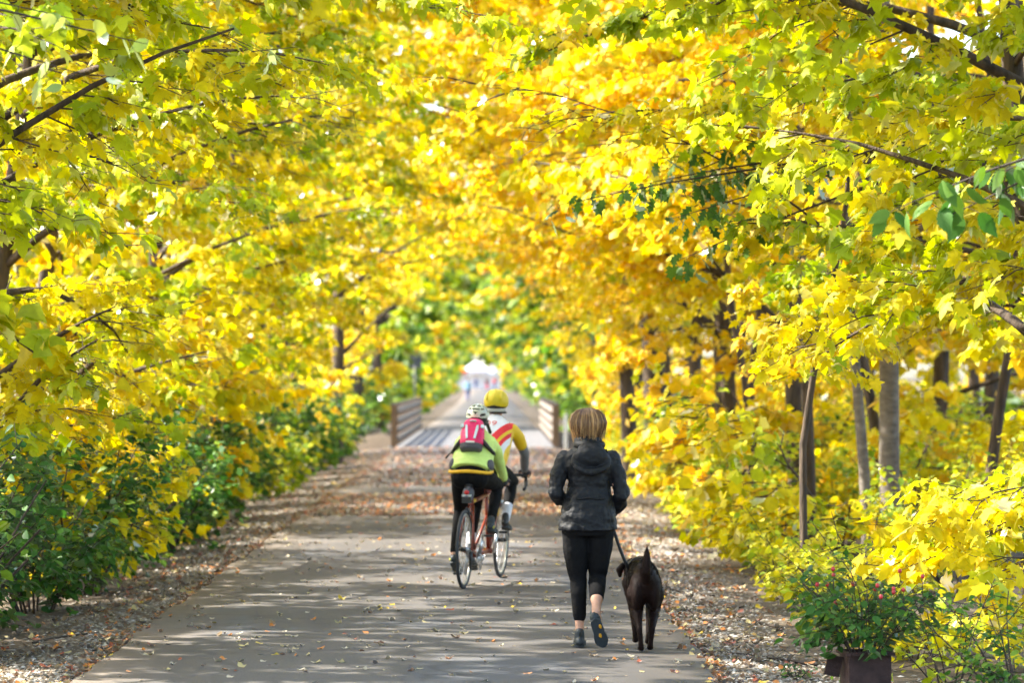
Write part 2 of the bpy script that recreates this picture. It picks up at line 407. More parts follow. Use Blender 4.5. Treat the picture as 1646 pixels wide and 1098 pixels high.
NTRI = [0]
def make_tree(name, base, H, r0, lean, palette, seed, T=T_MAPLE, nl=11, h0=1.7, h1=None, L=3.6, leaf=.135, dens=1.0, bark='bark',
              toward=1.0, twigs=True, shift=0.0, label=None, cat='tree', group=None, keep_leaves=0, clear=True, mat='leaf', sub_step=.24, droop=(.15, 1.0), limbs=None, el0=.55, top=0):
    rs = np.random.RandomState(seed); bx, by = base; bz = float(ground_z(bx, by)) - .12
    root = empty(name, (bx, by, bz)); tag(root, label, cat, group)
    O = np.array([bx, by, bz])
    n = 9; tp = []; wx, wy = rs.uniform(0, 6, 2)
    for i in range(n + 1):
        t = i / n; tp.append(np.array([lean[0] * t ** 1.3 + (.10 + .10 * (r0 < .1) - .07 * (bark == 'grey_bark')) * (math.sin(t * 7 + wx) - math.sin(wx)) * min(1, t * 3), lean[1] * t + .10 * math.sin(t * 4 + wy) * t, H * t]))
    tp = np.array(tp); tr = [r0 * (1 - .78 * (i / n) ** 1.2) for i in range(n + 1)]
    fl = [tp[0] + (tp[1] - tp[0]) * u for u in (0, .08, .2, .45)]
    tm = MB(); tm.tube(fl + list(tp[1:]), [r0 * 1.75, r0 * 1.4, r0 * 1.15, r0 * 1.02] + tr[1:], 12)
    tm.v = [tuple(np.array(v) * [1 + .07 * math.sin(v[2] * 3 + v[1] * 40), 1 + .07 * math.sin(v[2] * 2.3 + 1), 1]) if r0 < .02 else (v[0] + r0 * .10 * math.sin(v[2] * 4.1 + 9 * v[1] / r0 * .2), v[1] + r0 * .10 * math.sin(v[2] * 3.3 + 2 + 9 * v[0] / r0 * .2), v[2]) for v in tm.v]
    tm.build('trunk', M[bark], root)
    h1 = h1 or H * .95
    az_t = math.pi / 2 * (-1 if bx > 0 else 1)                    # heading across the path (az measured from +Y to +X)
    PP, DD, TT = [], [], []
    specs = limbs or []
    if not limbs:
        for i in range(nl):
            h = h0 + (h1 - h0) * (i + rs.uniform(0, .8)) / nl
            az = az_t + (rs.normal(0, .85) if rs.rand() < toward else rs.uniform(-3.1, 3.1))
            specs.append((h, az, L * (1 - .35 * max(0, (h - 2) / H)) * rs.uniform(.7, 1.15), rs.uniform(el0 - .35, el0 + .15)))
    for i in range(top):  # extra high boughs set leaning over the path to shade it
        specs.append((rs.uniform(.5, .92) * H, az_t + rs.normal(0, .8), rs.uniform(3.6, 5.4), rs.uniform(.15, .5)))
    for (h, az, Ll, el) in specs:
        f = min(h / H, .999) * n; i0 = int(f); p0 = tp[i0] * (1 - (f - i0)) + tp[i0 + 1] * (f - i0); rt = tr[i0]
        lp = bend_path(p0, az, el, Ll, 8, -.75, rs, .10); rl = min(rt * .5, .008 + .010 * Ll)
        if clear:
            ins = arch_inside(lp + O, soft=-.05); ins[:3] = False
            if ins.any():                                     # keep the open space clear: lift the bough's outer half, then drop it if it still intrudes
                for up_ in (.25, .5, .8):
                    lq = lp.copy(); lq[:, 2] += up_ * np.linspace(0, 1, 9) * Ll * .5; ins = arch_inside(lq + O, soft=-.05); ins[:2] = False
                    if not ins.any(): break
                lp = lq
                if ins.any():
                    c_ = max(3, int(np.argmax(ins))); lp = np.array([lp[0] + (lp[c_] - lp[0]) * 0 + (np.array([np.interp(u, np.arange(9), lp[:, a_]) for a_ in range(3)]) - lp[0]) for u in np.linspace(0, c_ - .3, 9)])
                    Ll = float(np.linalg.norm(np.diff(lp, axis=0), axis=1).sum())
        mb = MB(); mb.tube(lp, [rl * (1 - .85 * k / 8) for k in range(9)], 6)
        ns = max(3, int(Ll * .85 / sub_step)); anyleaf = False
        for k in range(ns):
            t = .16 + .84 * (k + rs.uniform(0, .9)) / ns; g = min(t, .999) * 8; j = int(g); q = lp[j] * (1 - (g - j)) + lp[j + 1] * (g - j)
            tg = lp[j + 1] - lp[j]; a0 = math.atan2(tg[0], tg[1]); sgn = 1 if k % 2 else -1
            sl = rs.uniform(.5, 1.25) * (1.05 - .45 * t) * (L / 3.6) ** .5
            sp = bend_path(q, a0 + sgn * rs.uniform(.5, 1.2) * (1 - .5 * t), rs.uniform(-.15, .35), sl, 4, -.55, rs, .12)
            mid = sp[2:4] + O
            if clear and arch_inside(mid, soft=.15).all(): continue
            anyleaf = True
            if twigs: mb.tube(sp[[0, 2, 4]], [.008, .005, .002], 3, cap=False)
            elif by < 60 and T is not T_FAR: mb.tube(sp[[0, 3]], [.008, .003], 3, cap=False)
            inview = twigs and (-300 < 800 + (mid[0, 0] - CAMX) * FPX / mid[0, 1] < 1950) and mid[0, 2] - CAMZ < mid[0, 1] * .125
            ts = rs.beta(2.2, 2.2) + shift
            nt = max(3, int(sl / .13))
            for w in range(nt):
                tt = .12 + .88 * (w + rs.uniform(0, 1)) / nt; g = min(tt, .999) * 4; j = int(g); q2 = sp[j] * (1 - (g - j)) + sp[j + 1] * (g - j)
                tg = sp[j + 1] - sp[j]; a1 = math.atan2(tg[0], tg[1]); wl_ = rs.uniform(.12, .36)
                a1 += (1 if w % 2 else -1) * rs.uniform(.3, 1.1); e1 = rs.uniform(-.5, .3)
                dv = np.array([math.cos(e1) * math.sin(a1), math.cos(e1) * math.cos(a1), math.sin(e1)])
                if inview: mb.tube([q2, q2 + dv * wl_], [.004, .002], 3, cap=False)
                m = max(1, int(rs.poisson(4.2 * dens * (1 if by > 45 or q2[2] + bz - CAMZ < by * .14 + .6 else .6))))
                pos = q2 + dv * wl_ * rs.uniform(.2, 1.05, m)[:, None] + rs.normal(0, .035, (m, 3))
                PP.append(pos); DD.append(np.repeat(dv[None], m, 0)); TT.append(np.clip(ts + rs.normal(0, .11, m), 0, 1))
        if anyleaf or not clear: mb.build('branch', M['twig'] if rl < .03 else M[bark], root)
    if not PP: return root
    P = np.concatenate(PP); D = np.concatenate(DD); t = np.concatenate(TT)
    if clear:
        k = ~arch_inside(P + O, rs); P, D, t = P[k], D[k], t[k]
    k = P[:, 2] + bz > ground_z(P[:, 0] + bx, P[:, 1] + by) + .12; P, D, t = P[k], D[k], t[k]
    d, s, nn = leaf_frames(P, D, rs, droop); size = leaf * rs.uniform(.5, 1.3, len(P)); col = pal(palette, t) * rs.uniform(.82, 1.1, len(P))[:, None]
    single = np.zeros(len(P), bool)
    W = P + O
    if keep_leaves:
        px, py = proj(W); vis = (px > -20) & (px < 1660) & (py > -20) & (py < 1110)
        sc = np.where(vis, size / W[:, 1], -1); idx = np.argsort(-sc)[:keep_leaves]; idx = idx[sc[idx] > 0]; single[idx] = True
    r = ~single
    qx, qy = proj(W); mg = 1.0 * FPX / W[:, 1]
    hi = r & ((W[:, 2] - CAMZ > W[:, 1] * .118 + .30) | (qx < -40 - mg) | (qx > 1686 + mg)); r = r & ~hi      # far outside any view along the path: simpler leaves
    V, F, C = leaf_arrays(T, P[r], d[r], s[r], nn[r], size[r], col[r], rs)
    V2, F2, C2 = leaf_arrays(T_FAR, P[hi], d[hi], s[hi], nn[hi], size[hi] * 1.5, col[hi], rs)  # leaves out of view, drawn larger so the canopy blocks more light
    F = np.concatenate([F, F2 + len(V)]); V = np.concatenate([V, V2]); C = np.concatenate([C, C2]); NTRI[0] += len(F)
    me = mesh_np('crown', V, F, C); me.materials.append(M[mat]); cr = link(bpy.data.objects.new('crown', me), root); cr['kind'] = 'stuff'
    for i in np.nonzero(single)[0]:
        tq = round(float(t[i]) * 7) / 7; c = pal(palette, np.array([tq]))[0]
        o = bpy.data.objects.new('leaf', leaf_mesh(id(T), T, c, M[mat])); link(o, cr)
        o.matrix_local = frame_matrix(P[i], d[i], s[i], nn[i], float(size[i]))
    return root

def make_shrub(name, base, R, H, palette, seed, nst=9, leaf=.06, dens=1.0, T=T_OVAL, label=None, cat='shrub', group=None, shift=0., mat='shrub_leaf', bz=None, keep=0, droop=(-.1, .7), open_=.25, clear=True):
    rs = np.random.RandomState(seed); bx, by = base; bz = float(ground_z(bx, by)) - .06 if bz is None else bz
    root = empty(name, (bx, by, bz)); tag(root, label, cat, group); O = np.array([bx, by, bz])
    PP, DD, TT = [], [], []
    for i in range(nst):
        az = 2 * math.pi * (i + rs.uniform(0, .7)) / nst; sl = H * rs.uniform(.75, 1.15); q0 = [.12 * R * math.sin(az), .12 * R * math.cos(az), 0]
        sp = bend_path(q0, az, rs.uniform(1.05, 1.45), sl, 6, -rs.uniform(.3, 1.0) * R / max(H, .4), rs, .12)
        ins = arch_inside(sp + O, soft=.05) & clear; c_ = int(np.argmax(ins)) if ins.any() else 7
        if c_ < 2: continue
        mb = MB(); mb.tube(sp[:c_], [max(.003, .009 * H * (1 - .8 * k / 6)) for k in range(c_)], 4, cap=False)
        nb = max(4, int(sl / .11))
        for w in range(nb):
            tt = open_ * rs.uniform(.5, 1.2) + (1 - open_) * (w + rs.uniform(0, 1)) / nb; g = min(max(tt, 0), .999) * 6; j = int(g); q = sp[j] * (1 - (g - j)) + sp[j + 1] * (g - j)
            a1 = az + rs.uniform(-2.2, 2.2); e1 = rs.uniform(-.35, .7); bl = R * rs.uniform(.25, .6) * (1.1 - .5 * tt)
            dv = np.array([math.cos(e1) * math.sin(a1), math.cos(e1) * math.cos(a1), math.sin(e1)])
            if by < 30 and j < c_ - 1 and not (clear and arch_inside((q + dv * bl + O)[None])[0]): mb.tube([q, q + dv * bl], [.004, .002], 3, cap=False)
            m = max(2, int(bl / leaf * 3.0 * dens)); u = rs.uniform(.1, 1.05, m)
            PP.append(q + dv * bl * u[:, None] + rs.normal(0, leaf * .45, (m, 3))); DD.append(np.repeat(dv[None], m, 0)); TT.append(np.clip(rs.beta(2, 2) + shift + rs.normal(0, .12, m), 0, 1))
        mb.build('stem', M['twig'], root)
    P = np.concatenate(PP); D = np.concatenate(DD); t = np.concatenate(TT)
    k = (~(arch_inside(P + O, rs) & clear)) & (P[:, 2] > .03); P, D, t = P[k], D[k], t[k]
    if not len(P): return root
    d, s, nn = leaf_frames(P, D, rs, droop, 1.2, .5); size = leaf * rs.uniform(.6, 1.25, len(P)); col = pal(palette, t) * rs.uniform(.8, 1.12, len(P))[:, None]
    V, F, C = leaf_arrays(T, P, d, s, nn, size, col, rs); NTRI[0] += len(F)
    me = mesh_np('foliage', V, F, C); me.materials.append(M[mat]); cr = link(bpy.data.objects.new('foliage', me), root); cr['kind'] = 'stuff'
    return root

# ---- the maples that line the near stretch of the path
GL, GRt = 'maples along the cyclists side of the path', 'maples along the dog walker side of the path'
GSL = 'slim dark maples beside the dog walker'
LL = 'tall overhanging yellow maple behind the hedge'
LR = 'tall golden maple on the dog walker verge'
NEAR = [  # x, y, H, r, lean, palette, shift, bark, label, group, keep, dens, nl
    (-4.3, 20.5, 8.5, .13, (.5, .2), PAL_LIME, -.10, 'bark', 'yellow green maple whose boughs hang over the path before the cyclists', None, 220, 1.25, 12),
    (-3.75, 27.5, 9.5, .15, (.3, .3), PAL_LIME, -.06, 'bark', 'dark trunked lime yellow maple behind the tall green hedge shrubs', None, 220, 1.25, 13),
    (-4.6, 34.5, 9.0, .13, (.7, .0), PAL_YEL, -.2, 'bark', 'yellow maple with sprays reaching down to the gravel verge', None, 150, 1.2, 13),
    (-5.2, 43.0, 9.5, .12, (.9, .2), PAL_YEL, -.18, 'bark', LL, GL, 0, 1.1, 13),
    (-4.6, 51.0, 10.5, .14, (.8, .0), PAL_YEL, -.2, 'bark', LL, GL, 0, 1.1, 13),
    (-4.1, 59.0, 11, .15, (.7, .3), PAL_YEL, -.24, 'bark', LL, GL, 0, 1.1, 14),
    (-4.3, 67.0, 11, .14, (.9, .0), PAL_YEL, -.1, 'bark', LL, GL, 0, 1.1, 14),
    (-2.95, 75.0, 11.5, .15, (.8, .0), PAL_YEL, -.08, 'bark', 'leaning brown trunked maple standing right at the path edge before the railing', None, 0, 1.1, 14),
    (-4.4, 84.0, 12, .16, (1.0, .3), PAL_YEL, .08, 'bark', LL, GL, 0, 1.1, 14),
    (4.75, 20.5, 8.5, .13, (-.5, .2), PAL_LIME, -.08, 'bark', 'lime yellow maple whose boughs hang above the potted rose', None, 240, 1.25, 12),
    (5.3, 28.5, 9.5, .14, (-.5, .0), PAL_YEL, -.24, 'bark', 'bright yellow maple behind the green shrub and potted rose', None, 240, 1.2, 13),
    (3.3, 29.5, 6.5, .036, (.15, .2), PAL_YEL, -.02, 'bark', 'slender young maple with a thin brown stem by the verge', None, 60, 1.0, 5),
    (4.75, 38.0, 10.5, .065, (-.1, .1), PAL_YEL, -.02, 'grey_bark', 'maple with a thin straight pale grey trunk', None, 80, 1.0, 9),
    (5.1, 38.8, 11, .125, (-.2, .1), PAL_YEL, .0, 'grey_bark', 'maple with a stout ringed grey trunk beside the thin grey one', None, 80, 1.0, 11),
    (4.4, 41.2, 9, 0.07, (-0.1, .1), PAL_GOLD, 0, 'bark', 'slim dark trunked maple, dog walker side', GSL, 0, .9, 5),
    (3.9, 44.3, 9, 0.055, (0.1, .1), PAL_GOLD, 0, 'bark', 'slim dark trunked maple, dog walker side', GSL, 0, .9, 5),
    (5.6, 43.4, 9, 0.08, (-0.2, .1), PAL_GOLD, 0, 'bark', 'slim dark trunked maple, dog walker side', GSL, 0, .9, 5),
    (4.9, 55.4, 9, 0.08, (-0.1, .1), PAL_GOLD, 0, 'bark', 'slim dark trunked maple, dog walker side', GSL, 0, .9, 5),
    (4.05, 48.7, 9, 0.065, (0, .1), PAL_GOLD, 0, 'bark', 'slim dark trunked maple, dog walker side', GSL, 0, .9, 5),
    (5.9, 36.9, 9, 0.07, (-0.2, .1), PAL_GOLD, 0, 'bark', 'slim dark trunked maple, dog walker side', GSL, 0, .9, 5),
    (4.7, 46.0, 10.5, .13, (-.7, .1), PAL_GOLD, .0, 'bark', LR, GRt, 0, 1.1, 13),
    (4.3, 53.0, 11, .13, (-.8, .1), PAL_GOLD, .0, 'bark', LR, GRt, 0, 1.1, 14),
    (3.5, 61.0, 12, .22, (-.5, .0), PAL_GOLD, .06, 'bark', 'thickest dark trunked golden maple among the trees beside the dog walker', None, 0, 1.1, 15),
    (4.15, 60.2, 11, .13, (-.3, .2), PAL_GOLD, .0, 'bark', 'dark trunked golden maple close beside the thickest one', None, 0, 1.0, 10),
    (3.15, 65.0, 12, .16, (-.6, .0), PAL_GOLD, .05, 'bark', LR, GRt, 0, 1.1, 14),
    (3.85, 63.2, 11, .10, (-.2, .0), PAL_GOLD, .05, 'bark', LR, GRt, 0, .8, 8),
    (4.35, 57.5, 10, .08, (-.1, .0), PAL_GOLD, .05, 'bark', LR, GRt, 0, .8, 7),
    (5.0, 50.0, 10, .10, (-.1, .1), PAL_GOLD, .05, 'bark', LR, GRt, 0, .8, 7),
    (4.0, 74.0, 12, .15, (-.9, .0), PAL_GOLD, -.02, 'bark', LR, GRt, 0, 1.1, 14),
    (4.2, 84.0, 12, .16, (-1.0, .0), PAL_GOLD, -.08, 'bark', LR, GRt, 0, 1.1, 14),
]
ORD = ['first', 'second', 'third', 'fourth', 'fifth', 'sixth', 'seventh', 'eighth', 'ninth', 'tenth', 'eleventh', 'twelfth', 'thirteenth', 'fourteenth', 'fifteenth', 'sixteenth', 'seventeenth']
def rank(y, ys): return ORD[sorted(ys, reverse=True).index(y)]
for i, (x, y, H, r, ln, pl, sh, bk, lb, gp, kp, dn, nl) in enumerate(NEAR):
    if gp: lb = lb + ', %s in its row from the bridge' % rank(y, [t[1] for t in NEAR if t[9] == gp])
    nearq = y < 36
    make_tree('maple_tree', (x, y), H, r, ln, pl, 100 + i, T=T_MAPLE if nearq else T_MID if y < 50 else T_LOW, nl=nl + (0 if r < .1 else 7 if nearq else 6), h0=3.0 if r < .1 and y > 36 else 2.2 if y == 29.5 else 2.5 if (x > 3 and y < 31) else 2.6 if (x > 3 and 36 < y < 70) else 1.2 if y < 58 else 1.9,
              L=3.7 if nearq else 4.2, leaf=.112 if nearq else .125, dens=dn * (1.75 if nearq else 1.5), bark=bk, toward=.72, twigs=nearq, shift=sh,
              sub_step=.19 if nearq else .21, label=lb, group=gp, keep_leaves=kp, h1=H * .93, top=0 if r < .1 else 5 if nearq else 9)
# ---- the wood behind them
GW = 'maples standing deeper in the wood'
for i, (x, y) in enumerate([(-7.5, 47), (-8.2, 57), (-7.2, 66), (-9.5, 74), (-7.4, 84), (-12.5, 80), (-11.5, 96), (-15.5, 98), (-6.5, 40), (-7.0, 22), (-7.3, 30.5), (-6.2, 26), (-6.4, 35), (-9, 27), (-6.9, 53), (-9.6, 52), (-10.8, 64), (-6.3, 61),  # nearest maples on the left, out of view: added to shade the path
                            (7.8, 44), (7.3, 52), (9.0, 58), (7.6, 67), (10.5, 70), (7.5, 80), (13.0, 80), (11.0, 92), (16.0, 97), (8.2, 99), (6.9, 36)]):
    make_tree('maple_tree', (x, y), 10.5, .14 if i % 3 else .09, (0, 0), PAL_YEL if x < 0 else PAL_GOLD, 300 + i, T=T_FAR if y > 60 else T_LOW, nl=13, h0=.9, L=3.6, leaf=.20, dens=1.1,
              toward=.35, twigs=False, shift=(-.12 if x < 0 else -.03), sub_step=.28,
              label=('yellow maple set back in the wood behind the green hedge shrubs' if x < 0 else 'golden maple set back in the wood behind the grey trunks'),
              group=GW + (' behind the hedge' if x < 0 else ' behind the grey trunks'))
# ---- saplings under the canopy
SAP = [(-3.45, 34.5, 2.9, PAL_YEL, .05), (-3.7, 39, 2.8, PAL_YEL, .0), (-3.9, 30.5, 3.0, PAL_YEL, -.05), (-3.6, 32.4, 2.4, PAL_YEL, -.1), (-3.5, 42.5, 2.4, PAL_YEL, 0), (-4.0, 47, 3.2, PAL_YEL, 0), (-4.2, 56, 3.2, PAL_YEL, 0), (-3.6, 69, 3.0, PAL_YEL, .05), (-3.7, 80, 3.0, PAL_YEL, .05),
       (3.35, 34, 1.5, PAL_YEL, .02), (3.4, 40.5, 1.9, PAL_YEL, .1), (6.3, 43.5, 2.4, PAL_YEL, .1), (5.7, 48, 2.4, PAL_GOLD, 0), (6.6, 54, 2.5, PAL_GOLD, 0), (5.4, 53, 2.2, PAL_GOLD, 0), (4.6, 23.2, 1.7, PAL_YEL, -.1), (3.5, 50, 2.0, PAL_GOLD, 0), (3.7, 70, 3.0, PAL_GOLD, 0), (3.8, 80, 3.0, PAL_GOLD, -.1)]
for i, (x, y, H, pl, sh) in enumerate(SAP):
    make_tree('maple_sapling', (x, y), H, .028, (.1, 0), pl, 500 + i, T=T_MAPLE if y < 34 else T_MID if y < 46 else T_LOW, nl=9, h0=.35, L=1.5, leaf=.13 if y < 36 else .15, dens=1.2 if y < 50 else .9, toward=.6, twigs=y < 40, shift=sh,
              label=('low yellow maple sapling by the hedge' if x < 0 else 'low yellow maple sapling on the dog walker side') + ', %s from the bridge' % rank(y, [t[1] for t in SAP if (t[0] < 0) == (x < 0)]), cat='sapling', sub_step=.15,
              group=('saplings along the hedge' if x < 0 else 'saplings along the dog walker verge'), el0=.35)
# ---- hedge shrubs and undergrowth
SH = []
for y in np.arange(23.5, 45, 2.3): SH.append((-3.25 - .2 * math.sin(y * 2), y, 1.1, 1.5 + .4 * math.sin(y * 1.7), PAL_GREEN, 0.06))
for y in np.arange(46, 88, 4.2): SH.append((-3.4 - .2 * math.sin(y), y, 1.2, 1.7 + .4 * math.sin(y), PAL_GREEN if int(y) % 3 else PAL_MIX, .2))
for i, (x, y, R, H, pl, sh) in enumerate(SH):
    make_shrub('shrub', (x, y), R, H, pl, 700 + i, nst=14, leaf=.095 if y < 46 else .13, dens=1.25 if y < 46 else 1.0, T=T_OVAL if y < 36 else T_FAR, shift=sh,
               label=('dense dark green hedge shrub' if y < 45 else 'lighter green far hedge shrub') + ', %s of its kind from the bridge' % rank(y, [t[1] for t in SH if (t[1] < 45) == (y < 45)]), group=('near hedge shrubs' if y < 45 else 'far hedge shrubs'))
SR = [(3.35 + .2 * math.sin(y_ * 1.9), y_, .58, .62 + .2 * math.sin(y_), [LG, LI, YE, YE], .1 * math.sin(y_ * 3)) for y_ in np.concatenate([np.arange(23.6, 38, 1.6), np.arange(39, 60, 3.0)])] + [(3.75, 46.5, 1.0, 1.7, PAL_MIX, .15), (4.3, 49, 1.1, 1.9, PAL_MIX, 0), (3.9, 54, 1.0, 1.3, PAL_MIX, .1), (4.0, 62, 1.0, 1.4, PAL_MIX, .2), (4.0, 68, 1.0, 1.4, PAL_MIX, .2), (4.0, 76, 1.0, 1.5, PAL_MIX, .2), (4.2, 84, 1.1, 1.6, PAL_MIX, .2),
      (4.9, 43, 1.0, 1.4, PAL_MIX, .3), (6.0, 45, 1.3, 1.9, PAL_MIX, .4), (6.6, 50, 1.3, 2.0, PAL_MIX, .4), (7.2, 47, 1.3, 2.0, PAL_MIX, .4), (5.6, 55, 1.3, 1.9, PAL_MIX, .4), (7.6, 58, 1.4, 2.2, PAL_MIX, .4), (8.6, 54, 1.4, 2.2, PAL_MIX, .4), (5.2, 34, 1.1, 1.5, PAL_MIX, .3), (5.6, 24.5, 1.1, 1.5, PAL_MIX, .3), (5.7, 40, 1.1, 1.6, PAL_MIX, .3)]
for i, (x, y, R, H, pl, sh) in enumerate(SR):
    make_shrub('shrub', (x, y), R, H, pl, 760 + i, nst=12, leaf=.095, dens=1.0, T=T_OVAL if y < 40 else T_FAR, shift=sh, label=('knee high yellow green bush along the dog walker verge' if R < .6 else 'light green waist high bush growing between the trunks beside the dog walker'), group=('low verge bushes' if R < .6 else 'light green undergrowth bushes'))
make_shrub('shrub', (3.62, 26.2), .62, .95, [LG, LI, PA, YE], 781, nst=10, leaf=.065, dens=.85, label='pale lime bush behind the potted red rose')
make_shrub('shrub', (3.40, 20.9), .42, .72, [LG, LI, LI, YE], 782, nst=9, leaf=.07, dens=.7, label='yellow green shrub between the rusty planter and green shrub')
make_shrub('shrub', (3.62, 19.6), .50, .92, [GR, (.06, .17, .02), LG], 783, nst=9, leaf=.05, dens=1.0, label='fine leaved green shrub with dark stems beside the potted rose')
make_shrub('ground_plant', (2.52, 21.6), .16, .12, [GR, (.05, .15, .05), LG], 784, nst=6, leaf=.05, dens=.8, open_=.1, clear=False, label='small blue green weed on the gravel near the planter', cat='plant')
make_shrub('ground_plant', (2.78, 20.9), .13, .1, [GR, LG], 785, nst=5, leaf=.045, dens=.8, open_=.1, clear=False, label='small green weed at the foot of the planter', cat='plant')
make_shrub('ground_plant', (3.05, 25.3), .3, .3, [GR, LG, LG], 786, nst=7, leaf=.15, dens=.7, open_=.15, clear=False, label='low plant with broad green leaves at the verge', cat='plant')
for i, (x, y) in enumerate([(-3.05, 37.5), (-3.1, 40.5), (-3.25, 45)]):
    make_shrub('grass_tuft', (x, y), .16, .3, [(.05, .2, .03), (.08, .26, .04)], 790 + i, nst=26, leaf=.10, dens=.25, T=T_FAR, clear=False, label='bright green grass tuft on the gravel under the hedge', cat='grass', group='grass tufts under the hedge')
# ---- vine clad trees beyond the bridge
k = 0
for y in list(np.arange(121, 250, 9.)) + list(np.arange(252, 490, 17.)):
    for sx in (-1, 1):
        rs_ = np.random.RandomState(900 + k)
        make_tree('vine_clad_tree', (float(bend(y)) + sx * (4.3 + rs_.uniform(-.3, .5)), y + rs_.uniform(-2, 2)), 10.5, .28, (-sx * .7, 0), PAL_FARG if (k % 5) else PAL_YEL, 900 + k, T=T_FAR, nl=12 if y < 250 else 11, h0=.4, h1=9.5,
                  L=3.5, leaf=.40 if y < 250 else .5, dens=.8 if y < 250 else .5, toward=.7, twigs=False, sub_step=.4, shift=rs_.uniform(-.05, .25), top=4,
                  label='vine clad green tree lining the path beyond the bridge, ' + ('cyclists side' if sx < 0 else 'dog walker side'), group='trees beyond the bridge ' + ('cyclists side' if sx < 0 else 'dog walker side'))
        k += 1
for y in np.arange(119, 300, 14.):
    for sx in (-1, 1):
        make_shrub('shrub', (float(bend(y)) + sx * (3.9 + .3 * math.sin(y)), y), 1.3, 2.2, PAL_FARG, 1100 + k, nst=8, leaf=.26, dens=.5, T=T_FAR, label='leafy green bush lining the path beyond the bridge, ' + ('cyclists side' if sx < 0 else 'dog walker side'), group='bushes beyond the bridge ' + ('cyclists side' if sx < 0 else 'dog walker side')); k += 1
GB = 'trees far back on either side of the bridge'
for i, (x, y) in enumerate([(-9, 122), (-14, 128), (-20, 125), (-8.5, 150), (-15, 165), (-26, 150), (9, 122), (14.5, 128), (20.5, 125), (9, 150), (16, 165), (27, 150)]):
    make_tree('broadleaf_tree', (x, y), 15, .25, (0, 0), PAL_YEL if i % 2 else PAL_MIX, 1300 + i, T=T_FAR, nl=16, h0=.6, L=5.2, leaf=.6, dens=.7, toward=.2, twigs=False, sub_step=.5, clear=True,
              label='big tree far back in the wood past the bridge, ' + ('cyclists side' if x < 0 else 'dog walker side'), group=GB + (' cyclists side' if x < 0 else ' dog walker side'))
# ---- elm sprays and the oak spray that stand out against the maples
def spray_tree(name, base, H, r, label, tip, n, leafsize, T, palette, seed, fr, cat='tree'):
    rs = np.random.RandomState(seed); bx, by = base; bz = float(ground_z(bx, by)) - .1; root = empty(name, (bx, by, bz)); tag(root, label, cat)
    top = Vector((-.2 * np.sign(bx), 0, H)); MB().tube([(0, 0, 0), (.05, .05, H * .4), top], [r, r * .8, r * .3], 10).build('trunk', M['bark'], root)
    tipl = [Vector(p) - Vector((bx, by, bz)) for p in tip]
    start = Vector((0.03, 0.03, min(H * .8, tipl[0].z + .35)))
    for sidep in tipl:
        a = start; mid = (a + sidep) / 2 + Vector((0, 0, .22)); q3 = a.lerp(sidep, .78) + Vector((0, 0, .12)); mb = MB(); pts = [a, mid, q3, sidep]
        mb.tube(pts, [.022, .013, .007, .002], 6)
        br = None; frames = []
        for j in range(n):
            u = 1 - (1 - fr) * (j / n) ** 1.1; p = q3.lerp(sidep, (u - .78) / .22) if u > .78 else mid.lerp(q3, max(0, (u - .5) / .28))
            off = Vector(rs.normal(0, 1, 3)); off.z = off.z * .5 - .35; off = off.normalized() * rs.uniform(.05, .17)
            q = p + off; mb.tube([p, q], [.0025, .0015], 3, cap=False)
            dv = nrm(np.array(off)[None] + rs.normal(0, .15, (1, 3)))
            frames.append((np.array(q), dv))
        br = mb.build('branch', M['twig'], root)
        for q, dv in frames:
            d, s, nn = leaf_frames(q[None], dv, rs, (.35, 1.3), .7, .8); c = pal(palette, np.round(rs.rand(1) * 4) / 4)[0]
            o = bpy.data.objects.new('leaf', leaf_mesh(id(T), T, c, M['shrub_leaf'])); link(o, br); o.matrix_local = frame_matrix(q, d[0], s[0], nn[0], leafsize * rs.uniform(.7, 1.2))
    return root
spray_tree('elm_tree', (4.9, 17.4), 6, .1, 'elm with hanging dark green toothed leaves in front of the lime maple',
           [(gx(1440, 18), 18.0, gzp(335, 18)), (gx(1520, 18.2), 18.2, gzp(350, 18.2)), (gx(1590, 18.1), 18.1, gzp(285, 18.1))], 20, .15, T_ELM, [(.05, .15, .02), (.08, .2, .03), (.14, .25, .03)], 41, .52)
spray_tree('elm_tree', (-4.5, 17.2), 6, .1, 'elm with pale grey green oval leaves in front of the yellow green maple',
           [(gx(150, 18), 18.0, gzp(125, 18)), (gx(235, 18.6), 18.6, gzp(70, 18.6)), (gx(120, 18.4), 18.4, gzp(30, 18.4))], 14, .12, T_ELM, [(.22, .32, .07), (.32, .40, .10), (.42, .45, .08)], 42, .45)
spray_tree('oak_tree', (5.2, 29.0), 8, .12, 'oak with dark green lobed leaves sprayed before the golden maples',
           [(gx(895, 28), 28.0, gzp(330, 28)), (gx(1010, 28.4), 28.4, gzp(300, 28.4)), (gx(1085, 27.6), 27.6, gzp(350, 27.6)), (gx(1060, 28.8), 28.8, gzp(255, 28.8)), (gx(1120, 28.2), 28.2, gzp(300, 28.2)), (gx(1075, 28.2), 28.2, gzp(425, 28.2))], 34, .135, T_OAK, [(.06, .14, .03), (.09, .19, .03), (.16, .26, .03)], 43, .62)

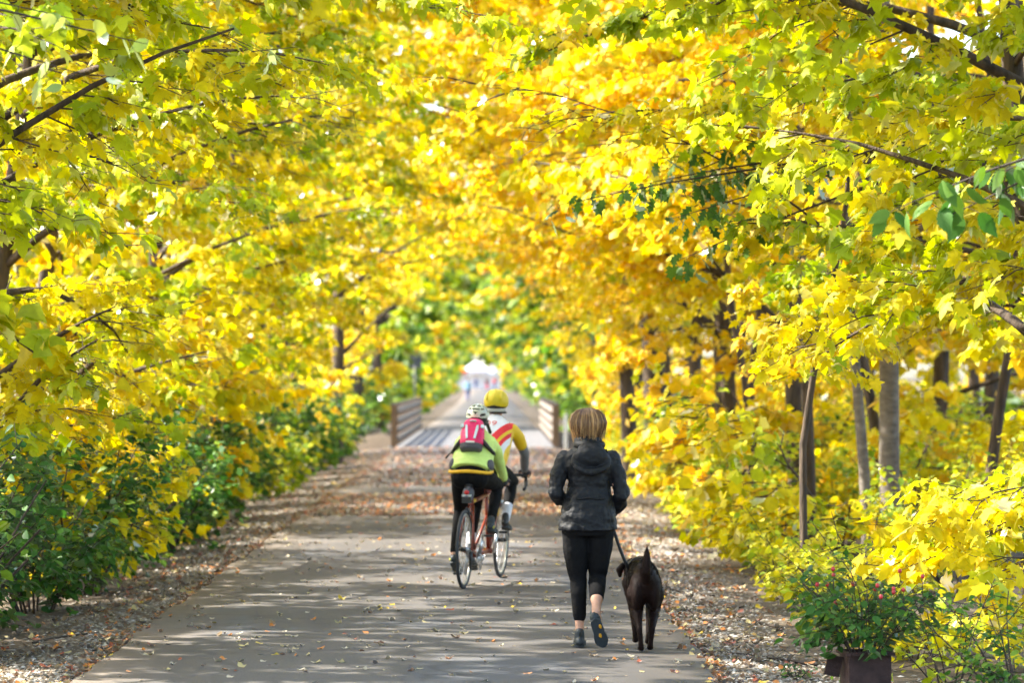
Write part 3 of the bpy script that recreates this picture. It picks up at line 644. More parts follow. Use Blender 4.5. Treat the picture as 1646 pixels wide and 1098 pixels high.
# ------------------------------------------------------------------ bridge, sign, far end of the path
def build_bridge():
    root = empty('footbridge', (0, 89, 0)); tag(root, 'timber railed footbridge with a pale flat deck carrying the path', 'bridge')
    MB().box((0, 14.25, -.17), (4.46, 28.9, .34)).build('deck', M['concrete'], root, smooth=False)
    post0 = None; caps = None
    for sx, x in ((-1, -2.08), (1, 2.16)):
        for i, y in enumerate(np.arange(.1, 28.6, 2.58)):
            if post0 is None:
                mb = MB().box((0, 0, .54), (.15, .15, 1.12)); post0 = mb.build('post', M['post'], root, smooth=False)
                mb = MB().box((0, 0, 1.11), (.20, .20, .045)); caps = mb.build('cap', M['wood'], post0, smooth=False); o = post0
            else:
                o = link(post0.copy(), root); c = link(caps.copy(), o)
            o.location = (x, y, 0)
        for z in (.22, .46, .70, .96):
            for j in range(11):
                MB().box((x - sx * .092, .1 + 2.58 * (j + .5), z), (.035, 2.56, .14)).build('rail', M['wood'], root, smooth=False)
build_bridge()
mp_ = empty('marker_post', (gx(909, 87.6), 87.6, -.02)); tag(mp_, 'slim white marker post beside the bridge railing', 'post')
MB().box((0, 0, .42), (.10, .05, .9)).build('post', M['white_paint'], mp_, smooth=False); MB().box((0, 0, .885), (.11, .06, .03)).build('cap', M['white_paint'], mp_, smooth=False)
sg = empty('road_sign', (gx(667, 131), 131, -.05)); tag(sg, 'grey sign seen from behind on a pole past the bridge', 'sign')
MB().tube([(0, 0, 0), (0, 0, 2.9)], .035, 8).build('pole', M['sign_metal'], sg)
MB().box((0, .05, 2.5), (.50, .012, .62)).build('sign_plate', M['sign_metal'], sg, smooth=False)

def tent(x, y, w, d, h, wallm, roofm, label, name='event_tent'):
    r = empty(name, (x, y, -.02)); tag(r, label, 'tent')
    for i in (-1, 1):
        for j in (-1, 1):
            MB().tube([(i * w / 2, j * d / 2, 0), (i * w / 2, j * d / 2, h * .68)], .05, 6).build('pole', M['sign_metal'], r)
    V = [(-w / 2 - .1, -d / 2 - .1, h * .68), (w / 2 + .1, -d / 2 - .1, h * .68), (w / 2 + .1, d / 2 + .1, h * .68), (-w / 2 - .1, d / 2 + .1, h * .68), (-.15, 0, h), (.15, 0, h)]
    MB().add(V, [(0, 1, 5, 4), (1, 2, 5), (2, 3, 4, 5), (3, 0, 4), (3, 2, 1, 0)]).build('roof', roofm, r, smooth=False)
    MB().box((0, d / 2 - .06, h * .34), (w - .1, .03, h * .66)).build('back_wall', wallm, r, smooth=False)
    MB().box((0, -d / 2 + .02, h * .62), (w, .03, h * .12)).build('valance', roofm, r, smooth=False)
tent(-2.6, 505, 3.8, 3, 4.1, M['white_paint'], M['white_paint'], 'tall white event tent at the far end of the path')
tent(.7, 512, 3.2, 3, 3.7, M['white_paint'], M['white_paint'], 'lower white event tent beside the taller one at the path end')
tent(-5.2, 498, 2.6, 2.6, 3.9, M['white_paint'], M['orange_cloth'], 'orange roofed tent at the path end, cyclists side')
tent(1.9, 496, 1.6, 2.0, 3.1, M['orange_cloth'], M['orange_cloth'], 'small all orange tent at the path end, dog walker side')
for i, x in enumerate((-24, -16, -9, -2.5, 4, 11, 18, 26)):
    make_tree('broadleaf_tree', (x, 545 + 9 * (i % 3)), 15, .3, (0, 0), PAL_FARG, 1400 + i, T=T_FAR, nl=18, h0=.5, L=5.5, leaf=1.1, dens=.7, toward=.2, twigs=False, sub_step=.55, clear=False,
              label='green tree standing behind the white tents at the path end', group='trees behind the tents')

# ------------------------------------------------------------------ stones, litter and fallen leaves
def gravel():
    rs = np.random.RandomState(5); n = 24000
    y = 19 + 46 * rs.rand(n) ** 1.8; side = rs.choice([-1, 1], n); x = side * (1.98 + np.abs(rs.normal(0, .52, n)))
    s = rs.uniform(.007, .021, n) * (1 + .5 * (y > 35)); z = ground_z(x, y) - .028
    T = np.array([(1, 0, 0), (0, 1, 0), (-1, 0, 0), (0, -1, 0), (.1, .1, .7), (0, 0, -.6)]); F = np.array([(0, 1, 4), (1, 2, 4), (2, 3, 4), (3, 0, 4)])
    a = rs.uniform(0, 6.3, n); c, sn = np.cos(a), np.sin(a); st = rs.uniform(.6, 1.5, (n, 1))
    tx = T[None, :, 0] * st * c[:, None] - T[None, :, 1] * sn[:, None]; ty = T[None, :, 0] * st * sn[:, None] + T[None, :, 1] * c[:, None]
    tz = T[None, :, 2] * rs.uniform(.5, 1.1, (n, 1))
    V = np.stack([x[:, None] + s[:, None] * tx, y[:, None] + s[:, None] * ty, z[:, None] + s[:, None] * tz + .004], -1).reshape(-1, 3)
    Fs = (np.arange(n)[:, None, None] * 6 + F[None]).reshape(-1, 3)
    base = np.array([(.20, .175, .14), (.28, .255, .22), (.13, .105, .075), (.38, .36, .33), (.15, .105, .06)])[rs.choice(5, n, p=[.34, .24, .2, .1, .12])]
    C = np.repeat(base[:, None] * rs.uniform(.75, 1.2, (n, 1, 1)), 6, 1).reshape(-1, 3)
    me = mesh_np('gravel', V, Fs, np.clip(C, 0, .9)); me.materials.append(M['stone'])
    tag(link(bpy.data.objects.new('gravel', me)), 'grey and tan gravel strewn along both verges of the path', 'gravel', kind='stuff')
gravel()
T_DRY = (np.array([(0, 0, .10), (.40, .08, .42), (.26, .5, .12), (.2, .86, .40), (0, 1, .5), (-.25, .8, .25), (-.33, .45, .14), (-.36, .1, .30), (0, .5, 0)]),
         np.array([(8, i, (i + 1) % 8) for i in range(8)]))
LC = {'pale yellow': (.52, .42, .19), 'cream': (.55, .47, .33), 'orange': (.55, .20, .035), 'rusty red': (.30, .065, .025), 'brown': (.12, .065, .03), 'bright yellow': (.66, .46, .03), 'tan': (.32, .22, .12)}
def fallen():
    rs = np.random.RandomState(11); names = list(LC)
    meshes = {}
    for k, c in LC.items():
        for v in range(2):
            t = T_DRY[0].copy(); t[:, 2] *= (.35, .8)[v]; t[:, 1] -= .5
            me = mesh_np('fallen_leaf', t, T_DRY[1], np.repeat(np.array([c]), len(t), 0)); me.materials.append(M['dry_leaf']); meshes[k, v] = me
    n = 300
    y = 19.6 + 19 * rs.rand(n) ** 1.35; x = rs.uniform(-1.95, 1.95, n)
    for i in range(n):
        k = names[rs.choice(7, p=[.3, .26, .13, .07, .06, .07, .11])]
        o = bpy.data.objects.new('fallen_leaf', meshes[k, rs.randint(2)]); link(o)
        s = rs.uniform(.026, .06); o.scale = (s, s * rs.uniform(.8, 1.3), s); o.rotation_euler = (rs.normal(0, .15), rs.normal(0, .15), rs.uniform(0, 6.3))
        o.location = (x[i], y[i], .006 - .007 * abs(x[i]) / 1.97 + .001)
        tag(o, 'small dry %s leaf fallen on the grey asphalt path' % k, 'leaf', '%s leaves fallen on the path' % k)
    # everything too small or too many to count
    def scatter(n, yf, xf, zf, cols, p, smin, smax, name, label):
        y = yf(rs.rand(n)); x = xf(n, y); z = zf(x, y); c = np.array([LC[k] for k in names])[rs.choice(7, n, p=p)] * rs.uniform(.7, 1.1, (n, 1))
        a = rs.uniform(0, 6.3, n); d = np.stack([np.cos(a), np.sin(a), rs.normal(0, .12, n)], -1); d = nrm(d); nn = np.array([0, 0, 1.]) + rs.normal(0, .2, (n, 3)); nn = nrm(nn - (nn * d).sum(1, keepdims=True) * d)
        t = T_DRY[0] * [1, 1, .6]
        V, F, C = leaf_arrays((t, T_DRY[1]), np.stack([x, y, z], -1), d, np.cross(d, nn), nn, rs.uniform(smin, smax, n), c, rs)
        me = mesh_np(name, V, F, C); me.materials.append(M['dry_leaf']); tag(link(bpy.data.objects.new(name, me)), label, 'leaf litter', kind='stuff')
    pz = lambda x, y: .005 - .007 * np.abs(x) / 1.97 + 0 * y
    scatter(1500, lambda u: 21 + 66 * u, lambda n, y: rs.uniform(-1.95, 1.95, n), pz, None, [.26, .2, .16, .08, .14, .06, .1], .03, .07, 'leaf_scatter', 'scattered dry leaves further along the asphalt path')
    scatter(2600, lambda u: 45 + 8.5 * u, lambda n, y: rs.uniform(-1.95, 1.95, n), pz, None, [.12, .1, .46, .14, .1, .02, .06], .04, .08, 'leaf_band', 'band of orange leaves lying across the path past the cyclists')
    scatter(3800, lambda u: 57 + 32 * u, lambda n, y: rs.uniform(-2.0, 2.0, n), pz, None, [.04, .04, .22, .16, .42, .02, .1], .05, .10, 'leaf_drift', 'brown leaf drift covering the path before the bridge')
    vz = lambda x, y: ground_z(x, y) - .015
    def vx(n, y): return rs.choice([-1, 1], n) * (1.93 + np.abs(rs.normal(0, .75, n)))
    scatter(6000, lambda u: 19 + 70 * u ** 1.3, vx, vz, None, [.12, .05, .2, .13, .36, .04, .1], .03, .08, 'verge_litter', 'dry leaf litter along both gravel verges of the path')
    scatter(2600, lambda u: 19 + 50 * u ** 1.2, lambda n, y: rs.choice([-1, 1], n) * (1.94 + np.abs(rs.normal(0, .07, n))), vz, None, [.1, .04, .36, .16, .24, .05, .05], .03, .07, 'edge_litter', 'orange and brown leaves gathered along the asphalt edges')
fallen()
rs_s = np.random.RandomState(3)
for i, (x, y, L, a, lb) in enumerate([(2.75, 22.6, .9, -.9, 'long dark fallen stick across the gravel near the planter'), (2.55, 20.6, .7, 1.35, 'thin dark twig lying below the small green weeds'), (2.5, 29.5, 1.0, -.45, 'fallen stick on the gravel ahead of the dog'), (2.8, 26, 1.3, -.3, 'thick fallen branch along the verge beside the dog'),
                                     (-2.7, 24.5, .9, .5, 'fallen stick on the gravel below the dark green hedge'), (-2.9, 30, 1.1, .25, 'fallen stick by the yellow sapling under the hedge')]):
    p = bend_path((0, 0, 0), a, 0, L, 6, .05, rs_s, .15); p[:, 2] = [float(ground_z(x + q[0], y + q[1]) - ground_z(x, y)) + .003 for q in p]
    o = MB().tube(p, [.009, .011, .010, .009, .008, .006, .003], 6).build('fallen_stick', M['twig']); o.location = (x, y, float(ground_z(x, y)) - .022); tag(o, lb, 'stick')

# ------------------------------------------------------------------ potted rose
def planter():
    x, y = gx(1391, 20.0), 20.0; z = float(ground_z(x, y)) - .03
    r = empty('rusty_planter', (x, y, z), .12); tag(r, 'rusty square steel planter at the verge under the red rose', 'planter')
    w, h, t = .25, .32, .012
    mb = MB()
    for a in (0, 1):
        for s in (-1, 1):
            c = (s * (w / 2 - t / 2), 0, h / 2) if a == 0 else (0, s * (w / 2 - t / 2), h / 2)
            mb.box(c, (t, w, h) if a == 0 else (w - 2 * t - .002, t, h))
    mb.build('box_wall', M['rust'], r, smooth=False)
    mb = MB()
    for s in (-1, 1): mb.box((s * (w / 2 + .006), 0, h - .012), (.028, w + .04, .02)); mb.box((0, s * (w / 2 + .006), h - .0125), (w - .018, .028, .019))
    mb.build('rim', M['rust'], r, smooth=False)
    MB().box((-.185, .03, h - .09), (.09, .02, .12), Matrix.Rotation(.2, 3, 'Y')).build('side_flange', M['rust'], r, smooth=False)
    MB().box((0, 0, h - .06), (w - 2 * t, w - 2 * t, .02)).build('soil', M['soil'], r, smooth=False)
    rb = make_shrub('rose_bush', (x, y), .50, .60, [DG, GR, (.06, .16, .03), LG], 61, nst=19, leaf=.066, dens=1.3, label='rose bush with red hips growing from the rusty planter', bz=z + h - .08, open_=.35, clear=False)
    rs = np.random.RandomState(8); red = simple('rose_red', (.50, .03, .03), .4)
    for i in range(15):
        a = rs.uniform(0, 6.3); q = rs.uniform(.12, .42); p = Vector((math.cos(a) * q, math.sin(a) * q - .05, rs.uniform(.36, .56)))
        mb = MB(); mb.ell(p, (.012, .012, .015), 8, 6); o = mb.build('rose_hip', red, rb); MB().tube([p - Vector((0, 0, .10)), p], .0022, 4).build('stalk', M['twig'], o)
planter()

# ------------------------------------------------------------------ people, dog, tandem
M['skin'] = simple('skin', (.55, .30, .20), .55, var=.08)
M['black_tights'] = simple('black_knit', (.0065, .0065, .007), .85, var=.2, scale=60, bump=.12, bscale=200, spec=.15)
M['jacket_black'] = simple('black_shell_fabric', (.0075, .0085, .0105), .6, var=.3, scale=9, bump=.45, bscale=20, spec=.26, stretch=(1, 1, 1.6))
M['shoe_dark'] = simple('dark_shoe', (.02, .028, .032), .6, var=.2)
M['sole'] = simple('rubber_sole', (.035, .045, .05), .75, var=.15)
M['yellow_mark'] = simple('yellow_rubber', (.75, .36, .02), .6, var=.1)
M['fur'] = simple('dark_brown_fur', (.0100, .0040, .0027), .55, var=.5, scale=80, bump=.3, bscale=190, spec=.12)
M['black'] = simple('black_plastic', (.012, .012, .013), .45, var=.1)
M['neon'] = simple('neon_yellow_fabric', (.62, .82, .22), .6, var=.06, scale=9, bump=.35, bscale=22, stretch=(.5, 1, 2.2))
M['grey_fabric'] = simple('grey_fabric', (.075, .072, .085), .7, var=.12)
M['amber'] = simple('amber_trim', (.85, .47, .02), .6, var=.06)
M['pink'] = simple('hot_pink_nylon', (.80, .012, .13), .5, var=.1, scale=12, bump=.2, bscale=60)
M['reflective'] = simple('reflective_tape', (.62, .78, .84), .35, var=.06)
M['shell_white'] = simple('pale_helmet_shell', (.60, .63, .52), .35, var=.08)
M['yellow_cover'] = simple('yellow_helmet_cover', (.72, .56, .012), .5, var=.1, scale=10, bump=.3, bscale=16)
M['grey_sleeve'] = simple('grey_arm_warmer', (.16, .165, .18), .75, var=.1)
M['light_grey'] = simple('pale_grey_cloth', (.50, .51, .49), .7, var=.12)
M['glove'] = simple('dark_glove', (.022, .016, .022), .8, var=.15)
M['sock'] = simple('white_sock', (.62, .62, .68), .8, var=.06)
M['orange_paint'] = simple('burnt_orange_paint', (.20, .03, .010), .3, var=.08)
M['yellow_decal'] = simple('yellow_decal', (.80, .48, .03), .35, var=.08)
M['steel'] = simple('steel', (.55, .56, .58), .3, metal=.9, var=.08)
M['rim'] = simple('pale_rim', (.50, .48, .40), .35, metal=.5, var=.1)
M['tyre'] = simple('tyre_rubber', (.03, .032, .036), .7, var=.2)
M['red_lens'] = simple('red_lens', (.50, .02, .02), .25, var=.1)
M['denim'] = simple('blue_denim', (.04, .09, .28), .8, var=.2)
M['sky_shirt'] = simple('pale_blue_shirt', (.35, .60, .78), .7, var=.08)
M['red_shirt'] = simple('red_shirt', (.70, .03, .06), .7, var=.08)
M['brown_hair'] = simple('brown_hair', (.09, .05, .03), .5, var=.2)
M['red_print'] = simple('red_print', (.62, .07, .03), .5, var=.05)
def col_mat(name, rough):
    m, nt, b, out = new_mat(name); at = nt.nodes.new('ShaderNodeAttribute'); at.attribute_name = 'Col'
    nt.links.new(at.outputs['Color'], b.inputs['Base Color']); b.inputs['Roughness'].default_value = rough; return m
M['hair'] = col_mat('streaked_hair', .38)

def V3(*a): return Vector(a)
def ik(a, b, l1, l2, pole):
    a, b, pole = Vector(a), Vector(b), Vector(pole); d = b - a; D = min(d.length, (l1 + l2) * .999); u = d.normalized()
    c = (l1 * l1 - l2 * l2 + D * D) / (2 * D); h = math.sqrt(max(l1 * l1 - c * c, 0)); n = (pole - u * pole.dot(u)).normalized()
    return a + u * c + n * h
def hand(mb, wrist, fdir, palm_n, side, curl=.9, s=1.0):
    """palm and five bent fingers; fdir: where the fingers leave the palm, palm_n: which way they curl, side: towards the thumb"""
    w = Vector(wrist); f = Vector(fdir).normalized(); p = Vector(palm_n).normalized(); t = Vector(side).normalized()
    k = w + f * .085 * s
    mb.chain([w, w + f * .045 * s, k], [.026 * s, .03 * s, .026 * s]); mb.chain([w + t * .018 * s + f * .03 * s, k + t * .02 * s], [.02 * s, .018 * s]); mb.chain([w - t * .016 * s + f * .03 * s, k - t * .022 * s], [.019 * s, .016 * s])
    for i, (o, L) in enumerate(((.032, .072), (.011, .08), (-.011, .074), (-.032, .058))):
        b = k + t * o * s; a1 = curl * .7; q = b + (f * math.cos(a1) + p * math.sin(a1)) * L * .42 * s; a2 = curl * 1.7
        q2 = q + (f * math.cos(a2) + p * math.sin(a2)) * L * .34 * s; a3 = curl * 2.5; q3 = q2 + (f * math.cos(a3) + p * math.sin(a3)) * L * .28 * s
        mb.chain([b, q, q2, q3], [.0105 * s, .0098 * s, .009 * s, .008 * s], 8)
    b = w + f * .03 * s + t * .03 * s; q = b + (t * .6 + f * .7 + p * .3).normalized() * .036 * s; mb.chain([b, q, q + (f * .6 + p * .8).normalized() * .03 * s], [.014 * s, .0115 * s, .009 * s], 8)
def head_shape(mb, c, fwd=(0, 1, 0), s=1.0):
    c = Vector(c); f = Vector(fwd).normalized(); r = f.cross(V3(0, 0, 1)).normalized()
    mb.ell(c + V3(0, 0, .025), (.074 * s, .094 * s, .095 * s)); mb.ell(c + f * .022 + V3(0, 0, -.055), (.055 * s, .068 * s, .065 * s))
    mb.chain([c + f * .09 + V3(0, 0, .015), c + f * .112 + V3(0, 0, -.028)], [.010, .015], 8)            # nose
    mb.ell(c + f * .088 + V3(0, 0, -.062), (.024, .012, .011)); mb.ell(c + f * .078 + V3(0, 0, -.098), (.028, .02, .02))   # mouth, chin
    for q in (-1, 1):
        mb.ell(c + r * q * .076 * s + V3(0, 0, -.008), (.010, .018, .031)); mb.ell(c + f * .076 + r * q * .033 + V3(0, 0, .034), (.022, .016, .008))
def shoe(parent, heel, toe, up, mat=None, sole=None, w=.042, h=.075, name='shoe', label=None, ankle=True):
    heel, toe, up = Vector(heel), Vector(toe), Vector(up).normalized(); d = (toe - heel).normalized(); sd = d.cross(up).normalized(); up = sd.cross(d); L = (toe - heel).length
    mb = MB()
    for t, ww, hh in ((.06, .8, .85), (.25, .85, .95), (.5, .95, .72), (.75, 1.1, .55), (.93, .8, .42)):
        rot = Matrix((sd, d, up)).transposed(); mb.ell(heel + d * L * t + up * h * hh * .5, (w * ww, L * .17, h * hh * .52), 14, 8, rot)
    if ankle: mb.chain([heel + d * L * .14 + up * h * .6, heel + d * L * .12 + up * h * 1.25], [w * .85, w * .8])
    o = mb.union(name, mat or M['shoe_dark'], parent, .006, 4)
    sb = MB(); V = []; n = 20
    for lay, k in ((-.004, 1.0), (.016, 1.02)):
        for i in range(n):
            a = 2 * math.pi * i / n; tt = .5 - .5 * math.cos(a); ww = np.interp(tt, [0, .1, .3, .5, .75, .92, 1], [0, .75, .82, .78, 1.08, .75, 0]) * w * 1.04 * k
            V.append(heel + d * L * (-.02 + 1.04 * tt) + sd * ww * (1 if math.sin(a) >= 0 else -1) * (1 if 0 < i < n and i != n // 2 else 0) + up * lay)
    F = [tuple(range(n - 1, -1, -1)), tuple(range(n, 2 * n))] + [(i, (i + 1) % n, n + (i + 1) % n, n + i) for i in range(n)]
    sb.add(V, F).build('sole', sole or M['sole'], o, smooth=False)
    return o, d, up, sd

# ---------------- the woman walking the dog
def build_walker():
    R = empty('person', (gx(945, 23.25), 23.25, .006)); tag(R, 'blond haired person in black hooded jacket and cropped leggings walking a dog', 'person')
    lk, rk = V3(-.066, .03, .455), V3(.066, .05, .47); la, ra = V3(-.057, -.01, .085), V3(.048, -.285, .262)
    # body, one continuous figure
    b = MB(); head_shape(b, (.0, .02, 1.50)); b.chain([(0, -.01, 1.32), (0, .0, 1.42), (0, .01, 1.47)], [.06, .05, .052])
    b.loft([(0, 0, .78, .14, .10), (0, 0, .9, .155, .11), (.0, 0, 1.08, .115, .09), (0, 0, 1.25, .14, .09), (0, 0, 1.32, .12, .07), (0, 0, 1.36, .06, .05)], 20)
    b.chain([(-.08, 0, .82), lk, (-.062, -.012, .33), (-.058, -.01, .24), la + V3(0, 0, .06), la], [.075, .036, .036, .038, .031, .03]); b.chain([(.08, 0, .82), rk, rk.lerp(ra, .4), rk.lerp(ra, .65), rk.lerp(ra, .8), ra], [.075, .036, .036, .043, .033, .031])
    b.chain([la, la + V3(0, .12, -.05)], [.03, .025]); b.chain([ra, V3(.085, -.19, .05)], [.03, .022])
    lw, rw = V3(-.15, .18, 1.0), V3(.165, .20, .915)
    b.chain([(-.165, 0, 1.28), (-.212, -.045, 1.06), lw], [.045, .035, .025]); b.chain([(.165, 0, 1.28), (.217, -.04, 1.035), rw], [.045, .035, .025])
    hand(b, lw, (.45, .85, -.1), (.3, 0, -1), (.2, .3, .9)); hand(b, rw, (-.1, .9, -.35), (-.9, 0, -.5), (.1, .3, .9), 1.1)
    b.union('body', M['skin'], R, .006, 4)
    # leggings
    g = MB(); g.loft([(0, 0, .76, .165, .125), (0, -.005, .82, .178, .14), (0, -.005, .90, .17, .135), (0, 0, 1.0, .14, .11)], 24)
    g.chain([(-.088, -.005, .80), (-.084, 0, .66), (-.076, .02, .54), lk, (-.064, -.012, .36), (-.060, -.012, .28), (-.058, -.008, .205)], [.094, .086, .070, .058, .056, .050, .043], 16)
    g.chain([(.088, -.005, .80), (.082, .01, .68), (.074, .03, .56), rk, rk.lerp(ra, .3), rk.lerp(ra, .58)], [.094, .087, .072, .060, .058, .050], 16)
    for s in (-1, 1): g.ell((s * .082, -.055, .83), (.088, .085, .095))
    g.union('leggings', M['black_tights'], R, .008, 3, disp=(.008, .05))
    # jacket
    j = MB(); j.loft([(-.002, 0, .795, .200, .160), (-.002, -.004, .80, .201, .160), (0, -.004, .90, .188, .152), (.004, 0, 1.0, .168, .135), (.010, 0, 1.09, .140, .118), (.008, 0, 1.17, .150, .122), (.004, 0, 1.24, .176, .124), (.002, 0, 1.285, .178, .115), (0, 0, 1.325, .145, .100), (0, .0, 1.355, .100, .085), (0, .005, 1.39, .078, .078)], 32)
    j.chain([(-.158, 0, 1.275), (-.203, -.03, 1.16), (-.222, -.048, 1.06), (-.195, .05, 1.01), lw + V3(-.01, -.03, 0)], [.064, .057, .052, .049, .043], 16)
    j.chain([(.158, 0, 1.275), (.207, -.025, 1.15), (.228, -.044, 1.035), (.21, .05, .965), rw + V3(.005, -.03, .005)], [.064, .057, .052, .049, .043], 16)
    jo = j.union('jacket', M['jacket_black'], R, .007, 3, disp=(.028, .06))
    h = MB(); h.ell((.018, -.122, 1.285), (.128, .052, .085), 20, 12, Matrix.Rotation(.25, 3, 'X')); h.ell((.014, -.10, 1.335), (.095, .055, .06))
    pts = [V3(.018 + .142 * math.sin(a) * (1 - .30 * max(0, abs(a) - .9)), -.092 - .080 * math.cos(a) , 1.322 - .128 * math.cos(a)) for a in np.linspace(-1.75, 1.75, 15)]
    h.chain(pts, [.005 + .021 * math.cos(a * .75) for a in np.linspace(-1.9, 1.9, 15)], 10)
    h.union('hood', M['jacket_black'], jo, .007, 3, disp=(.013, .05))
    c = MB(); c.torus((.0, .0, 1.405), .070, .026, 'Z', 28, 10, rz=.034); c.torus((.01, -.012, 1.375), .088, .022, 'Z', 28, 8, rz=.026)
    c.union('collar', M['jacket_black'], jo, .007, 3, disp=(.008, .04))
    c = MB(); V = []
    for k in range(40):
        a = 2 * math.pi * k / 40; V.append((.006 + .170 * math.cos(a), .137 * math.sin(a), 1.015 + .004 * math.sin(a * 7)))
    c.tube(V + [V[0]], .0075, 6, cap=False).build('waist_seam', M['jacket_black'], jo)
    # hair, many locks over a full cap
    rs = np.random.RandomState(2); hm = MB(); hm.ell((0, .0, 1.525), (.088, .098, .096), 24, 14); hm.ell((0, -.018, 1.455), (.064, .060, .072), 20, 12)
    hm.c = [(.13, .075, .04)] * len(hm.v)
    for i in range(1500):
        fly = i % 14 == 0
        a = rs.uniform(-2.4, 2.4); part = .012 * rs.normal(); sw = .012 * math.sin(a * 7) + rs.normal(0, .014)
        pts = []; zend = 1.388 + .017 * rs.normal() + .02 * abs(math.sin(a)); r0_ = .092 + rs.normal(0, .0035) + (.006 if fly else 0)
        for t in np.linspace(0, 1, 7):
            el = math.pi / 2 * (1 - min(1, t * 1.9)); q = math.cos(el) if t < .53 else 1; rr = r0_ + .010 * math.sin(math.pi * min(1, t * 1.1))
            z = 1.525 + .100 * math.sin(el) if t < .53 else 1.525 - (1.525 - zend) * (t - .53) / .47
            tuck = 1 - (.10 if fly else (.54 + .10 * math.sin(a * 5 + 1))) * max(0, (t - .60) / .40) ** 1.3 * (1 if abs(a) < 1.9 else .6)
            pts.append(V3((part + rr * math.sin(a + sw * t * 5) * q * (tuck * .85 + .15)), -rr * 1.02 * math.cos(a + sw * t * 5) * q * tuck + .004, z + rs.normal(0, .0012)))
        bl = np.clip(.30 + .16 * math.sin(a * 3.3 + 1) + .24 * math.sin(a * 13) + .16 * abs(a) + rs.normal(0, .30), 0, 1)
        w_ = rs.uniform(.0009, .0024); n0 = len(hm.v); hm.tube(pts, [w_ * .7, w_, w_ * 1.15, w_ * 1.15, w_, w_ * .8, w_ * .3], 4, cap=False)
        vv = rs.uniform(.75, 1.2); dk, lt = np.array((.125, .058, .030)), np.array((.66, .40, .16))
        for m_ in range(7):
            f_ = bl * min(1, .25 + m_ / 4.0); hm.c[n0 + m_ * 4:n0 + m_ * 4 + 4] = [tuple((dk * (1 - f_) + lt * f_) * vv)] * 4
    hm.build('hair', M['hair'], R, colors=True)
    # shoes
    s1, d, up, sd = shoe(R, (-.058, -.055, .006), (-.052, .185, .006), (0, 0, 1))
    MB().chain([V3(-.058, -.062, .085), V3(-.055, -.085, .11), V3(-.057, -.07, .075)], [.004, .004, .004], 6).build('pull_loop', M['shoe_dark'], s1)
    hl, to = V3(.035, -.335, .215), V3(.098, -.205, .020); upv = V3(-.06, .80, .55)
    s2, d, up, sd = shoe(R, hl, to, upv, w=.044)
    for t, o in ((.30, .022), (.62, .004)):
        q = hl + d * .235 * t + sd * o - up * .006; rot = Matrix((sd, d, up)).transposed(); MB().ell(q, (.010, .020, .004), 10, 6, rot).build('sole_stud', M['yellow_mark'], s2)
    return R, R.location + rw
WALKER, LEASH_HAND = build_walker()

